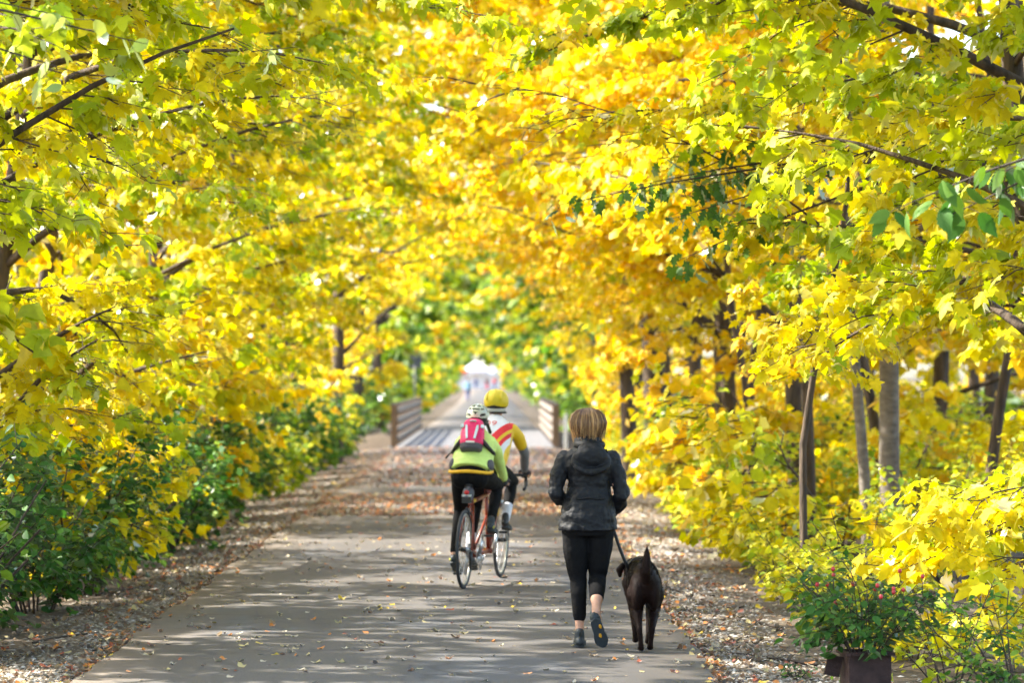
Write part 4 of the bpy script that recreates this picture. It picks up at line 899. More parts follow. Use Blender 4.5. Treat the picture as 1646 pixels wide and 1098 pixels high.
# ---------------- the dog
def build_dog():
    R = empty('dog', (gx(1038, 22.85), 22.85, .006), .0); tag(R, 'dark chocolate brown labrador with raised tail walking on a leash', 'dog')
    b = MB(); E = b.ell
    E((0, .10, .445), (.105, .125, .125)); E((0, .22, .465), (.112, .15, .125)); E((.004, .38, .455), (.122, .17, .135)); E((.006, .54, .44), (.135, .17, .155)); E((0, .66, .455), (.118, .12, .15))
    E((0, .30, .42), (.118, .2, .11)); b.chain([(0, .06, .47), (0, .2, .475), (0, .4, .475), (0, .6, .48)], [.10, .108, .11, .11], 16); E((0, .64, .51), (.075, .10, .07)); E((0, .06, .48), (.075, .08, .075))
    b.chain([(0, .68, .49), (-.02, .78, .51), (-.05, .88, .505)], [.098, .085, .074]); E((-.058, .93, .505), (.072, .085, .07)); b.chain([(-.068, .98, .49), (-.09, 1.10, .465)], [.052, .036]); E((-.092, 1.115, .48), (.02, .015, .014))
    for s, dy in ((-1, -.035), (1, .045)):
        E((s * .068, .09 + dy * .3, .40), (.060, .115, .135)); b.chain([(s * .068, .10 + dy * .5, .38), (s * .070, .165 + dy, .285), (s * .060, .06 + dy, .20), (s * .052, -.015 + dy, .155)], [.085, .060, .036, .026], 12)
        b.chain([(s * .052, -.015 + dy, .155), (s * .042, .0 + dy, .07), (s * .038, .012 + dy, .03)], [.026, .022, .025], 10); E((s * .037, .04 + dy, .022), (.030, .045, .022))
        for q in (-1, 0, 1): E((s * .037 + q * .016, .078 + dy, .016), (.010, .016, .014), 8, 6)
    for s, dy in ((-1, .06), (1, -.07)):
        b.chain([(s * .085, .64, .42), (s * .075, .60 + dy * .4, .31), (s * .06, .63 + dy * .8, .19), (s * .05, .62 + dy, .07), (s * .048, .63 + dy, .03)], [.075, .05, .034, .025, .027], 10); E((s * .047, .66 + dy, .022), (.030, .045, .022))
    b.chain([(0, .04, .475), (0, -.035, .500), (.0, -.075, .545), (.002, -.088, .61), (.004, -.09, .665), (.005, -.085, .715)], [.050, .042, .041, .036, .024, .005], 12)
    b.v = [(x * .86, y, z) for x, y, z in b.v]; bo_ = b.union('body', M['fur'], R, .007, 22)
    for s in (-1, 1):
        e = MB(); c = V3(-.055 + s * .066, .91, .525); e.chain([c, c + V3(s * .022, -.005, -.03), c + V3(s * .020, .0, -.07)], [.022, .026, .014]); e.ell(c + V3(s * .02, 0, -.04), (.012, .034, .042))
        e.union('ear', M['fur'], R, .006, 3)
    bpy.context.view_layer.update(); dg = bpy.context.evaluated_depsgraph_get(); ev = bo_.evaluated_get(dg); me = ev.to_mesh(); rs = np.random.RandomState(4)
    co = np.array([v.co for v in me.vertices]); no = np.array([v.normal for v in me.vertices]); ev.to_mesh_clear()
    ix = rs.choice(len(co), 16000); p = co[ix] + rs.normal(0, .002, (16000, 3)); nv = no[ix]; flow = np.array([0, -.8, -.6]) + rs.normal(0, .25, (16000, 3))
    flow = np.where((p[:, 2] < .34)[:, None], np.array([0, -.2, -1.]) + rs.normal(0, .2, (16000, 3)), flow); d = nrm(nrm(flow - (flow * nv).sum(1, keepdims=True) * nv) + nv * rs.uniform(.25, .7, (16000, 1)))
    sd_ = nrm(np.cross(d, nv)) * .0016; ln = rs.uniform(.008, .018, (16000, 1)); ln[p[:, 2] < .1] *= .4
    Vv = np.stack([p - sd_ - nv * .002, p + sd_ - nv * .002, p + d * ln], 1).reshape(-1, 3); fm = mesh_np('coat', Vv, np.arange(48000).reshape(-1, 3)); fm.materials.append(M['fur']); co_ = link(bpy.data.objects.new('coat', fm), R); co_['kind'] = 'stuff'
    cl = MB(); cl.torus((0, 0, 0), .084, .007, 'Z', 28, 6, rz=.013); o = cl.build('collar', M['black'], R); o.location = (-.02, .78, .51); o.rotation_euler = V3(-.35, .9, .3).to_track_quat('Z', 'Y').to_euler()
    return R
DOG = build_dog()
bpy.context.view_layer.update()
def build_leash():
    a = LEASH_HAND + V3(-.01, .05, -.03); b = DOG.matrix_world @ V3(-.085, .70, .50); n = 9
    pts = [a.lerp(b, i / (n - 1)) + V3(0, 0, -.025 * math.sin(math.pi * i / (n - 1))) for i in range(n)]
    o = MB().tube([p - a for p in pts], [(.011, .004)] * n, 6).build('leash', M['black']); o.location = a; tag(o, 'black leash running from the walker to the dog', 'leash')
    c = MB(); q = [V3(.0 + .028 * math.sin(t), 0, -.14 - .055 * math.cos(t) + .06) for t in np.linspace(0, 6.28, 18)]
    c.tube(q, .0022, 5, cap=False).build('white_cord', M['white_paint'], o)
build_leash()

# ---------------- the tandem bicycle
BIKE = empty('tandem_bicycle', (gx(745, 29.6), 29.6, .005), 0, rot=(0, math.radians(1.2), -math.radians(10.5))); tag(BIKE, 'orange tandem bicycle with thin dark tyres ridden by two people', 'bicycle')
bpy.context.view_layer.update()
RBB, FBB = V3(0, .43, .275), V3(0, 1.13, .275)
def build_bike():
    for y in (0, 1.75):
        w = empty('wheel', (0, y, .343)); w.parent = BIKE
        MB().torus((0, 0, 0), .327, .0155, 'X', 56, 10).build('tyre', M['tyre'], w); MB().torus((0, 0, 0), .303, .010, 'X', 56, 8, rz=.009).build('rim', M['rim'], w)
        s = MB()
        for k in range(28):
            a = 2 * math.pi * k / 28; e = .03 * (1 if k % 2 else -1); s.tube([(e, .02 * math.cos(a + .8), .02 * math.sin(a + .8)), (0, .300 * math.cos(a), .300 * math.sin(a))], .0012, 4, cap=False)
        s.build('spoke_lacing', M['steel'], w)['kind'] = 'stuff'; MB().tube([(-.055, 0, 0), (-.03, 0, 0), (.03, 0, 0), (.055, 0, 0)], [.012, .02, .02, .012], 12).build('hub', M['black'], w)
    SS, CS, HT, HB = V3(0, .285, .74), V3(0, .965, .80), V3(0, 1.555, .86), V3(0, 1.60, .70)
    f = MB(); T = f.tube
    T([RBB, SS + V3(0, -.01, .06)], .017, 12); T([FBB, CS + V3(0, -.01, .05)], .017, 12); T([RBB, FBB], .024, 12); T([FBB, HB], .023, 12); T([CS, HT + V3(0, .01, -.03)], .017, 12); T([SS, CS + V3(0, 0, -.02)], .017, 12); T([RBB + V3(0, 0, .03), CS + V3(0, .5, 0)], .014, 10); T([HB + V3(0, .01, -.03), HT + V3(0, -.01, .03)], .021, 12)
    for s in (-1, 1):
        T([RBB + V3(s * .03, 0, 0), V3(s * .055, .12, .33), V3(s * .065, 0, .343)], [.012, .010, .009], 8); T([SS + V3(s * .018, 0, -.02), V3(s * .045, .16, .58), V3(s * .065, 0, .343)], [.009, .009, .008], 8)
    for p in (RBB, FBB): T([p + V3(-.036, 0, 0), p + V3(.036, 0, 0)], .026, 12)
    f.build('frame', M['orange_paint'], BIKE)
    MB().tube([SS.lerp(CS, .06) , SS.lerp(CS, .22)], .0185, 12).build('decal', M['yellow_decal'], BIKE); MB().tube([FBB.lerp(HB, .7), FBB.lerp(HB, .86)], .0245, 12).build('decal', M['yellow_decal'], BIKE); MB().tube([HB + V3(0, .002, .02), HT + V3(0, -.004, -.03)], .0225, 12).build('decal', M['yellow_decal'], BIKE)
    fk = MB()
    for s in (-1, 1): fk.tube([(s * .03, 1.60, .695), (s * .05, 1.65, .58), (s * .052, 1.72, .42), (s * .052, 1.75, .343)], [.014, .013, .010, .009], 8)
    fk.tube([(-.05, 1.60, .70), (.05, 1.60, .70)], .018, 8); fk.build('fork', M['steel'], BIKE)
    for b_, sy in ((SS, .245), (CS, .915)):
        MB().tube([b_, (0, sy + .03, .875)], .0135, 10).build('seatpost', M['black'], BIKE)
        m = MB(); m.ell((0, sy - .05, .895), (.070, .075, .026)); m.ell((0, sy + .05, .898), (.036, .11, .022)); m.ell((0, sy + .12, .895), (.022, .07, .018)); m.union('saddle', M['black'], BIKE, .006, 4)
    st = MB(); st.tube([HT, HT + V3(0, -.005, .07), HT + V3(0, .10, .085)], [.016, .016, .014], 10); st.build('stem', M['black'], BIKE)
    hb = MB(); hb.tube([(-.215, 1.66, .945), (0, 1.655, .945), (.215, 1.66, .945)], .0135, 8)
    for s in (-1, 1):
        hb.tube([(s * .215, 1.66, .945), (s * .218, 1.72, .945), (s * .220, 1.755, .915), (s * .222, 1.745, .86), (s * .224, 1.70, .825), (s * .226, 1.63, .815)], [.0135, .015, .015, .015, .015, .015], 8)
    hbo = hb.build('handlebar', M['black'], BIKE)
    for s in (-1, 1):
        l = MB(); l.chain([(s * .219, 1.735, .955), (s * .219, 1.79, .975)], [.017, .014], 8); l.tube([(s * .219, 1.795, .965), (s * .222, 1.80, .90), (s * .228, 1.785, .84)], [.007, .006, .006], 6); l.build('brake_lever', M['black'], hbo)
    sb = MB(); sb.tube([CS + V3(0, -.01, .045), CS + V3(0, -.12, .09)], .013, 8); sb.tube([(-.2, .80, .885), (0, .84, .89), (.2, .80, .885)], .012, 8)
    for s in (-1, 1): sb.tube([(s * .2, .80, .885), (s * .205, .87, .90), (s * .205, .90, .92)], .013, 8)
    sb.build('rear_handlebar', M['black'], BIKE)
    for p in (RBB, FBB):
        for s in (-1, 1):
            foot_up = s > 0; zz = .17 if foot_up else -.17; c = MB(); c.chain([p + V3(s * .055, 0, 0), p + V3(s * .072, .01, zz)], [.016, .012], 8); co = c.build('crank', M['steel'], BIKE)
            MB().box(p + V3(s * .135, .012, zz), (.075, .085, .018)).build('pedal', M['black'], co, smooth=False)
        cr = MB(); cr.torus(p + V3(-.045 if p is FBB else .045, 0, 0), .085, .006, 'X', 30, 5, rz=.003)
        for k in range(5): a = k * 1.2566; cr.tube([p + V3(-.045 if p is FBB else .045, 0, 0), p + V3(-.045 if p is FBB else .045, .083 * math.cos(a), .083 * math.sin(a))], .006, 4)
        cr.build('chainring', M['steel'], BIKE)
    MB().torus(RBB + V3(-.045, 0, 0), .085, .006, 'X', 30, 5, rz=.003).build('chainring', M['steel'], BIKE)
    ch = MB(); ch.tube([RBB + V3(-.045, 0, .088), FBB + V3(-.045, 0, .088)], .004, 5); ch.tube([RBB + V3(-.045, 0, -.088), FBB + V3(-.045, 0, -.088)], .004, 5); ch.build('timing_chain', M['black'], BIKE)
    ch = MB(); ch.tube([RBB + V3(.045, 0, .088), V3(.045, 0, .385)], .004, 5); ch.tube([RBB + V3(.045, 0, -.088), V3(.048, .02, .20), V3(.048, .015, .25)], .004, 5); ch.build('drive_chain', M['black'], BIKE)
    cs = MB()
    for k in range(6): cs.torus((.030 + k * .004, 0, .343), .026 + .006 * (5 - k), .004, 'X', 24, 4, rz=.0015)
    cs.build('cassette', M['steel'], BIKE)
    dr = MB(); dr.chain([(.06, -.01, .315), (.058, .0, .26), (.05, .03, .19)], [.016, .012, .012], 8); dr.torus((.05, .03, .19), .022, .005, 'X', 16, 5); dr.build('derailleur', M['black'], BIKE)
    for (y, z) in ((.11, .675), (1.665, .705)):
        c = MB(); c.chain([(-.04, y - .02, z - .035), (0, y - .03, z + .02), (.04, y - .02, z - .035)], [.009, .012, .009], 8); c.build('brake_caliper', M['black'], BIKE)
    bg_ = MB(); bg_.ell((0, .14, .825), (.052, .085, .065)); bg_.ell((0, .11, .785), (.046, .07, .04)); bo = bg_.union('saddle_bag', M['grey_fabric'], BIKE, .007, 4)
    MB().ell((0, .056, .835), (.022, .010, .020)).build('tail_light', M['red_lens'], bo); MB().box((0, .060, .808), (.082, .010, .018)).build('reflective_strip', M['light_grey'], bo, smooth=False); MB().box((0, .066, .768), (.078, .05, .052)).build('bag_pocket', M['black'], bo, smooth=False)
build_bike()

def jersey_mat():
    m, nt, b, out = new_mat('racing_jersey'); N = nt.nodes.new; L = nt.links.new
    tc = N('ShaderNodeTexCoord'); sep = N('ShaderNodeSeparateXYZ'); L(tc.outputs['Object'], sep.inputs[0])
    def mth(op, a, c=None):
        x = N('ShaderNodeMath'); x.operation = op
        for s, i in ((a, 0), (c, 1)):
            if s is None: continue
            if hasattr(s, 'links'): L(s, x.inputs[i])
            else: x.inputs[i].default_value = s
        return x.outputs[0]
    ax = mth('ABSOLUTE', sep.outputs[0]); dx = mth('SUBTRACT', ax, .295); dz = mth('SUBTRACT', sep.outputs[2], 1.155)
    rr = mth('SQRT', mth('ADD', mth('MULTIPLY', dx, dx), mth('MULTIPLY', dz, dz)))
    ramp = N('ShaderNodeValToRGB'); ramp.color_ramp.interpolation = 'CONSTANT'; e = ramp.color_ramp.elements
    Y, Rd, W = (.78, .50, .01, 1), (.72, .015, .02, 1), (.74, .74, .78, 1)
    e[0].position = 0; e[0].color = Y; e[1].position = .27; e[1].color = W
    for p, c in ((.36, Rd), (.43, Y), (.49, Rd), (.62, W)): q = e.new(p); q.color = c
    L(mth('MULTIPLY', rr, 2.0), ramp.inputs[0])
    sl = N('ShaderNodeMix'); sl.data_type = 'RGBA'; L(mth('GREATER_THAN', ax, .185), sl.inputs[0]); L(ramp.outputs[0], sl.inputs[6]); sl.inputs[7].default_value = Y
    lo = N('ShaderNodeMix'); lo.data_type = 'RGBA'; L(mth('LESS_THAN', sep.outputs[2], 1.10), lo.inputs[0]); L(sl.outputs[2], lo.inputs[6]); lo.inputs[7].default_value = Y
    L(lo.outputs[2], b.inputs['Base Color']); b.inputs['Roughness'].default_value = .6
    n = N('ShaderNodeTexNoise'); n.inputs['Scale'].default_value = 16; L(tc.outputs['Object'], n.inputs['Vector']); bp = N('ShaderNodeBump'); bp.inputs['Strength'].default_value = .3; bp.inputs['Distance'].default_value = .02
    L(n.outputs['Fac'], bp.inputs['Height']); L(bp.outputs[0], b.inputs['Normal'])
    return m
M['jersey'] = jersey_mat()

def shell_grid(mb, c, r, fn, nu=48, nv=22, v0=-.25):
    """part of an ellipsoid shell; fn(azimuth from the back, elevation) -> keep"""
    c = Vector(c); ids = {}
    def P(i, j, k):
        a = 2 * math.pi * i / nu; e = v0 + (math.pi / 2 - v0) * j / nv; return c + V3(r[0] * k * math.sin(a) * math.cos(e), -r[1] * k * math.cos(a) * math.cos(e), r[2] * k * math.sin(e))
    V = []; F = []
    def vid(i, j, k):
        key = (i % nu, j, k)
        if key not in ids: ids[key] = len(V); V.append(P(i % nu, j, 1.0 if k else .86))
        return ids[key]
    keep = {(i, j): fn(((2 * math.pi * (i + .5) / nu + math.pi) % (2 * math.pi)) - math.pi, v0 + (math.pi / 2 - v0) * (j + .5) / nv) for i in range(nu) for j in range(nv)}
    for (i, j), kq in keep.items():
        if not kq: continue
        F.append((vid(i, j, 1), vid(i + 1, j, 1), vid(i + 1, j + 1, 1), vid(i, j + 1, 1))); F.append((vid(i, j, 0), vid(i, j + 1, 0), vid(i + 1, j + 1, 0), vid(i + 1, j, 0)))
        for di, dj, a, b_ in ((-1, 0, (i, j), (i, j + 1)), (1, 0, (i + 1, j + 1), (i + 1, j)), (0, -1, (i + 1, j), (i, j)), (0, 1, (i, j + 1), (i + 1, j + 1))):
            nb = ((i + di) % nu, j + dj)
            if not keep.get(nb, False) and not (dj == 1 and j == nv - 1): F.append((vid(*a, 1), vid(*a, 0), vid(*b_, 0), vid(*b_, 1)))
    mb.add(V, F); return mb

# ---------------- the riders, in the tandem's own coordinates
def build_rider(label, bb, hip, chest, neck, headc, shw, hands, thigh, shin, P):
    R = empty('person', (0, 0, 0)); R.matrix_world = BIKE.matrix_world.copy(); tag(R, label, 'person')
    hip, chest, neck, headc = map(Vector, (hip, chest, neck, headc))
    feet = {}; legs = {}
    for s in (-1, 1):
        ped = bb + V3(s * .140, .012, .17 if s > 0 else -.17); feet[s] = (ped + V3(s * .022, -.115, .055 if s > 0 else .105), ped + V3(s * .012, .12, .012 if s > 0 else -.002))
        ank = feet[s][0] + V3(0, .055, .075); hp = hip + V3(s * .085, .02, .02); kn = ik(hp, ank, thigh, shin, (s * .10, 1, .25)); legs[s] = (hp, kn, ank)
    sh = {s: chest + V3(s * shw, 0, 0) for s in (-1, 1)}; arms = {}
    for s in (-1, 1):
        w = Vector(hands[s]); pl_ = P.get('pole', (.8, -.35, -.4)); arms[s] = (sh[s], ik(sh[s], w, P['ua'], P['fa'], (s * pl_[0], pl_[1], pl_[2])), w)
    b = MB(); head_shape(b, headc); b.chain([chest + V3(0, .01, .02), neck, headc + V3(0, -.01, -.05)], [.06, .052, .055])
    b.chain([hip + V3(0, .02, .03), hip.lerp(chest, .5), chest + V3(0, 0, -.02)], [(.13, .10), (.115, .085), (.13, .085)], 16)
    for s in (-1, 1):
        b.chain(list(legs[s]), [.075, .045, .032]); b.chain([legs[s][2], feet[s][1] + V3(0, 0, .03)], [.032, .024]); b.chain([sh[s] + V3(-s * .03, 0, 0), arms[s][1], arms[s][2]], [.046, .034, .025])
        hand(b, arms[s][2], (0, .9, -.1), (-s * .3, .2, -1), (-s, .2, .2), 1.2)
    b.union('body', M['skin'], R, .007, 3)
    # tights
    g = MB(); g.chain([hip + V3(0, -.01, .02), hip + V3(0, .03, .13)], [(.155, .125), (.14, .105)], 20)
    for s in (-1, 1):
        hp, kn, an = legs[s]; g.ell(hip + V3(s * .072, -.05, .005), (.094, .10, .10)); e = kn.lerp(an, P['leg_end'])
        g.chain([hp, hp.lerp(kn, .5), kn, kn.lerp(an, .3), e], [.098, .084, .060, .057, .040 if P['leg_end'] > .7 else .05], 14)
    g.union('tights', M['black_tights'], R, .008, 4, disp=(.007, .06))
    # top
    j = MB(); W, D_ = P['torso']; t0 = hip + V3(0, P.get('hem_y', -.015), P['hem']); up = (chest - hip).normalized()
    secs = [(t0, W * P['hemw'], D_ * 1.04), (t0.lerp(chest, .3), W * 1.0, D_), (t0.lerp(chest, .6), W * 1.0, D_), (t0.lerp(chest, .9), W * 1.04, D_ * .96), (chest + up * .055, W * .72, D_ * .74), (chest + up * .10 + V3(0, .015, 0), W * .42, D_ * .58)]
    j.tube([q[0] for q in secs], [(q[1], q[2]) for q in secs], 28)
    for s in (-1, 1):
        a, e, w = arms[s]; pts = [a + V3(-s * .03, 0, -.015), a.lerp(e, .5), e] if P['sleeve'] > .5 else [a + V3(-s * .03, 0, -.015), a.lerp(e, .35), a.lerp(e, .66)]
        rr = [.066, .060, .053]
        if P['sleeve'] > 1: pts.append(e.lerp(w, .9)); rr.append(.040)
        j.chain(pts, rr, 14)
    top = j.union(P['top_name'], P['top_mat'], R, .008, 5, disp=P['disp'])
    for s in (-1, 1):
        a, e, w = arms[s]
        if P['sleeve'] < 1: MB().chain([a.lerp(e, .55), e, e.lerp(w, .5), e.lerp(w, .95)], [.047, .044, .042, .033], 14).union('arm_warmer', M['grey_sleeve'], R, .007, 3, disp=(.006, .05))
        gm = MB(); hand(gm, w, (0, .9, -.1), (-s * .3, .2, -1), (-s, .2, .2), 1.2, 1.16); gm.chain([e.lerp(w, .93), w + V3(0, .03, 0)], [.034, .032]); gm.union('glove', M['glove'], R, .006, 3)
        so, d, u, sd_ = shoe(R, feet[s][0], feet[s][1], (0, .25 if s > 0 else .1, 1), mat=P['shoe'], w=.043, h=.08)
        hp, kn, an = legs[s]
        if P['leg_end'] < .8: MB().chain([kn.lerp(an, P['leg_end'] - .03), an + V3(0, 0, -.02)], [.047, .036], 12).union('sock', M['sock'], R, .007, 3)
        if P.get('heel'): hc = feet[s][0] + d * .01 + u * .03; MB().ell(hc, (.040, .024, .020)).build('heel_patch', M['heel_yellow'], so)
    return R, top, arms, legs
M['heel_yellow'] = simple('heel_yellow', (.62, .56, .06), .6)

stoker, stop_, sarms, slegs = build_rider('cyclist in neon yellow jacket with pink backpack on the rear seat', RBB, (0, .245, .955), (0, .435, 1.275), (0, .48, 1.37), (0, .52, 1.470), .150,
    {-1: (-.185, .84, .93), 1: (.185, .84, .93)}, .43, .425, dict(pole=(.25, -.5, -.8), ua=.28, fa=.25, torso=(.182, .135), hem=.05, hemw=1.03, sleeve=2, leg_end=.95, top_name='jacket', top_mat=M['neon'], disp=(.014, .09), shoe=M['shoe_dark'], heel=True))
def stoker_kit():
    bpy.context.view_layer.update()
    # hem band, side panels
    c0 = V3(0, .232, 1.012); hb = MB(); pts = [c0 + V3(.192 * math.cos(a), .142 * math.sin(a), .006 * math.sin(3 * a)) for a in np.linspace(0, 2 * math.pi, 33)]
    hb.tube(pts, [(.010, .015)] * 33, 8, cap=False).build('hem_band', M['amber'], stop_)
    for s in (-1, 1):
        mb = MB(); mb.ell((s * .160, .262, 1.065), (.040, .085, .060)); mb.union('side_panel', M['grey_fabric'], stop_, .007, 2)
    # helmet
    H = empty('helmet', (0, 0, 0)); H.parent = stoker; c = V3(0, .505, 1.497)
    def keep(a, e):
        aa = abs(a)
        if e < -.12 and aa < .45 and e > -.2: return False
        if -.02 < e < .20 and .40 < aa < .95 and abs(e - .09 - .12 * (aa - .7)) < .10: return False
        if .12 < e < .40 and aa < .24 * (e - .08) / .3: return False
        if .52 < e < .68 and (aa < .42 or .52 < aa < 1.0): return False
        if .85 < e < 1.15 and (.15 < aa < .7 or 1.0 < aa < 1.5): return False
        if .25 < e < .9 and 1.25 < aa < 1.45: return False
        if .0 < e < .5 and 1.7 < aa < 1.95: return False
        return e > -.2 + .22 * min(1, max(0, (aa - .9) / 1.0))
    shell_grid(MB(), c, (.101, .135, .108), keep, 72, 30, -.3).build('shell', M['shell_white'], H, smooth=False)
    m = MB(); m.ell(c, (.086, .114, .092), 24, 14); m.build('liner', M['black'], H)
    MB().ell(c + V3(0, -.098, -.052), (.026, .02, .012)).build('rear_dial', M['light_grey'], H); MB().torus(c + V3(0, .01, -.045), .088, .008, 'Z', 30, 6, rz=.012).build('strap', M['black'], H)
    # backpack (a thing of its own, worn by the rider)
    B = empty('backpack', (0, 0, 0)); B.matrix_world = stoker.matrix_world @ Matrix.Translation((0, .262, 1.308)) @ Matrix.Rotation(-.46, 4, 'X') @ Matrix.Scale(1.13, 4); tag(B, 'hot pink backpack with two reflective strips worn by the rear cyclist', 'backpack')
    m = MB(); m.loft([(0, .0, -.075, .082, .055), (0, 0, -.05, .092, .062), (0, 0, .04, .093, .062), (0, .005, .10, .086, .055), (0, .012, .145, .066, .042), (0, .016, .158, .045, .03)], 28)
    bo = m.union('pack_body', M['pink'], B, .006, 5, disp=(.008, .06))
    m = MB(); m.loft([(0, .004, -.122, .070, .040), (0, 0, -.105, .086, .060), (0, 0, -.062, .091, .064)], 28); m.union('pack_base', M['grey_fabric'], B, .006, 4)
    for s in (-1, 1):
        V = [(s * .022, -.0685, -.035), (s * .038, -.0675, -.035), (s * .052, -.0655, .055), (s * .050, -.0625, .085), (s * .036, -.0645, .075), (s * .030, -.067, .03)]
        V2 = [(x, y + .012, z) for x, y, z in V]; n = 6
        MB().add(V + V2, [tuple(range(n)), tuple(range(2 * n - 1, n - 1, -1))] + [(i, i + n, (i + 1) % n + n, (i + 1) % n) for i in range(n)]).build('reflective_strip', M['reflective'], bo, smooth=False)
        MB().box((s * .078, -.035, .078), (.022, .028, .026)).build('strap_loop', M['reflective'], bo, smooth=False)
        MB().chain([(s * .085, .0, -.03), (s * .125, .03, -.065), (s * .160, .09, -.085), (s * .150, .17, -.06)], [.020, .017, .015, .014], 8).build('hip_strap', M['black'], B)
        MB().chain([(s * .06, .03, .13), (s * .085, .09, .165), (s * .10, .17, .13)], [.014, .014, .014], 8).build('shoulder_strap', M['black'], B)
    MB().box((0, -.063, -.066), (.066, .012, .016)).build('light_tab', M['light_grey'], bo, smooth=False); MB().box((0, -.047, .122), (.052, .012, .009), Matrix.Rotation(-.35, 3, 'X')).build('logo_bar', M['light_grey'], bo, smooth=False)
    MB().tube([(-.155, .08, -.09), (-.175, .05, -.12), (-.195, .03, -.165)], [.006, .005, .008], 6).build('loose_strap', M['black'], B)
stoker_kit()
captain, ctop, carms, clegs = build_rider('cyclist in white, yellow and red jersey steering the tandem from the front seat', FBB, (0, .93, .985), (0, 1.27, 1.375), (0, 1.33, 1.47), (0, 1.39, 1.585), .195,
    {-1: (-.222, 1.665, .985), 1: (.222, 1.665, .985)}, .46, .445, dict(ua=.30, fa=.268, torso=(.190, .125), hem=.06, hemw=.92, sleeve=.4, leg_end=.72, top_name='jersey', top_mat=M['jersey'], disp=(.008, .1), shoe=M['black'], hem_y=-.01))
def captain_kit():
    H = empty('helmet', (0, 0, 0)); H.parent = captain; c = V3(0, 1.375, 1.618)
    m = MB(); m.ell(c, (.112, .140, .112), 36, 20); V = [v for v in m.v]
    m.v = [(x, y, max(z, c.z - .035 - .02 * min(1, abs(x - c.x) / .1))) for x, y, z in V]
    o = m.union('helmet_cover', M['yellow_cover'], H, .006, 3)
    for a in (-.055, 0, .055):
        pts = [c + V3(a * (1 + .2 * math.cos(t)), -.138 * math.cos(t) * math.sqrt(1 - (a / .112) ** 2), .112 * math.sin(t) * math.sqrt(1 - (a / .112) ** 2) - .0045) for t in np.linspace(.12, 2.6, 14)]
        MB().tube(pts, [.004] + [.008] * 12 + [.004], 6).build('cover_ridge', M['yellow_cover'], o)
    MB().ell(c + V3(0, -.055, .098), (.018, .012, .006)).build('top_vent', M['black'], o)
    MB().ell(c + V3(0, 0, -.04), (.094, .118, .05), 24, 10).build('liner', M['black'], H)
    m = MB(); pts = [c + V3(.090 * math.sin(a), -.10 * math.cos(a) + .0, -.075 - .006 * math.cos(a)) for a in np.linspace(-1.3, 1.3, 13)]; m.tube(pts, [(.010, .017)] * 13, 8).build('head_band', M['light_grey'], H)
    pts = [c + V3(.094 * math.sin(a), -.102 * math.cos(a), -.100) for a in np.linspace(-1.5, 1.5, 13)]; MB().tube(pts, [(.009, .009)] * 13, 8).build('strap', M['black'], H)
    # pale jacket rolled into the rear pocket
    m = MB(); m.chain([(.055, .895, 1.12), (.065, .87, 1.06), (.085, .855, 1.0)], [.045, .05, .042], 12); m.union('stuffed_pocket', M['light_grey'], ctop, .007, 4, disp=(.015, .04))
    # print on the back
    pass
    cu = bpy.data.curves.new('num', 'FONT'); cu.body = '09'; cu.align_x = 'CENTER'; cu.size = .075; cu.space_character = 1.15
    to = bpy.data.objects.new('num', cu); COL.objects.link(to); bpy.context.view_layer.update()
    me = bpy.data.meshes.new_from_object(to.evaluated_get(bpy.context.evaluated_depsgraph_get())); bpy.data.objects.remove(to)
    bm = bmesh.new(); bm.from_mesh(me); bmesh.ops.triangulate(bm, faces=bm.faces)
    bmesh.ops.subdivide_edges(bm, edges=bm.edges, cuts=1)
    bm.to_mesh(me); bm.free()
    P = np.array([v.co for v in me.vertices]); N_ = len(P); Q = np.stack([P[:, 0] * 1.3 + .0, np.full(N_, 1.0), P[:, 1] * .75 + 1.405], -1); me.vertices.foreach_set('co', Q.astype(np.float32).ravel()); me.update()
    me.materials.clear(); me.materials.append(M['red_print']); o = bpy.data.objects.new('back_number', me); link(o, ctop); wrapm(o)
    mb = MB(); xs = (-.075, -.058, -.041, -.024, -.007, .01, .027)
    for i, x in enumerate(xs):
        for (a, b_, c_, d_) in (((x, 1.318, .004, .030),) if i % 2 else ((x, 1.318, .003, .030), (x + .005, 1.331, .008, .004), (x + .005, 1.305, .008, .004))):
            mb.add([(a - c_ / 2, 1.0, b_ - d_ / 2), (a + c_ / 2, 1.0, b_ - d_ / 2), (a + c_ / 2, 1.0, b_ + d_ / 2), (a - c_ / 2, 1.0, b_ + d_ / 2)], [(0, 1, 2, 3)])
    o = mb.build('chest_print', M['red_print'], ctop, smooth=False); wrapm(o)
    kn = clegs[1][1].lerp(clegs[1][2], .12); MB().ell(kn + V3(.03, -.045, -.02), (.010, .008, .010)).build('reflective_dot', M['light_grey'], captain)
def wrapm(o):
    s = o.modifiers.new('wrap', 'SHRINKWRAP'); s.target = ctop; s.wrap_method = 'PROJECT'; s.use_project_x = False; s.use_project_y = True; s.use_project_z = False
    s.use_negative_direction = False; s.use_positive_direction = True; s.offset = .004
captain_kit()

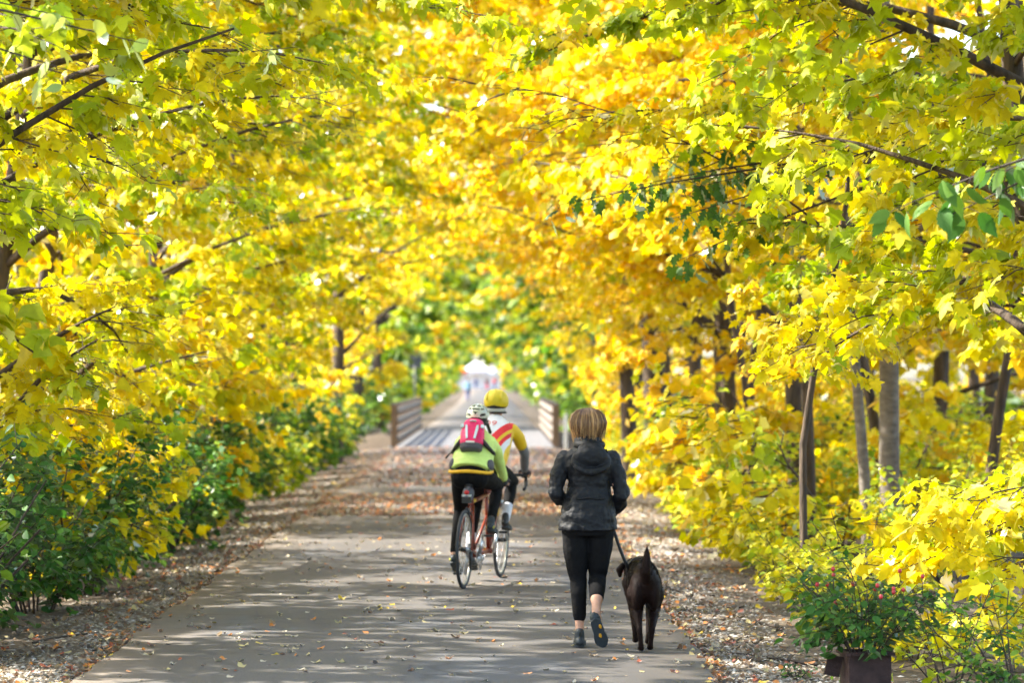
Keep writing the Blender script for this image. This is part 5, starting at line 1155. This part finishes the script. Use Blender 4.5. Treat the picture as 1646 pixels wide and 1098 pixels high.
# ---------------- small figures far down the path
def far_person(x, y, shirt, trousers, label, rz=0.0, hat=None):
    R = empty('person', (x, y, .006), rz); tag(R, label, 'person')
    b = MB(); head_shape(b, (0, 0, 1.60)); b.chain([(0, 0, 1.36), (0, 0, 1.5)], [.06, .055]); b.loft([(0, 0, .85, .15, .1), (0, 0, 1.1, .13, .09), (0, 0, 1.36, .16, .09), (0, 0, 1.44, .07, .06)], 16)
    for s in (-1, 1):
        b.chain([(s * .09, 0, .88), (s * .09, .06 * s, .48), (s * .09, .02 - .16 * s * -1, .08)], [.08, .05, .035]); b.chain([(s * .17, 0, 1.38), (s * .23, -.03 * s, 1.1), (s * .23, .08 * -s, .86)], [.05, .038, .028]); hand(b, (s * .23, .08 * -s, .86), (0, .2, -1), (0, 1, -.2), (-s, .2, 0), .4)
    b.union('body', M['skin'], R, .012, 2)
    j = MB(); j.loft([(0, 0, .84, .175, .125), (0, 0, 1.1, .155, .115), (0, 0, 1.34, .185, .115), (0, 0, 1.43, .09, .08)], 20)
    for s in (-1, 1): j.chain([(s * .165, 0, 1.36), (s * .23, -.03 * s, 1.1), (s * .23, .05 * -s, .94)], [.065, .052, .045])
    j.union('shirt', shirt, R, .014, 3)
    g = MB(); g.loft([(0, 0, .80, .165, .12), (0, 0, .95, .155, .11)], 16)
    for s in (-1, 1): g.chain([(s * .09, 0, .85), (s * .09, .06 * s, .48), (s * .09, .02 + .16 * s, .12)], [.1, .07, .055])
    g.union('trousers', trousers, R, .014, 3)
    MB().ell((0, -.012, 1.635), (.088, .105, .095)).build('hair', M['brown_hair'], R)
    for s in (-1, 1): shoe(R, (s * .09, -.06 + .16 * s, .0), (s * .09, .2 + .16 * s, .0), (0, 0, 1))
far_person(gx(752, 256), 256, M['sky_shirt'], M['denim'], 'distant walker in pale blue shirt and blue jeans coming along the path', math.pi)
far_person(gx(783, 470), 470, M['black'], M['red_shirt'], 'tiny figure in dark top and red trousers before the white tents', math.pi)
far_person(gx(795, 476), 476, M['red_shirt'], M['denim'], 'tiny figure in red top before the white tents', math.pi)
far_person(gx(765, 480), 480, M['denim'], M['denim'], 'tiny figure dressed all in blue before the white tents', .3)
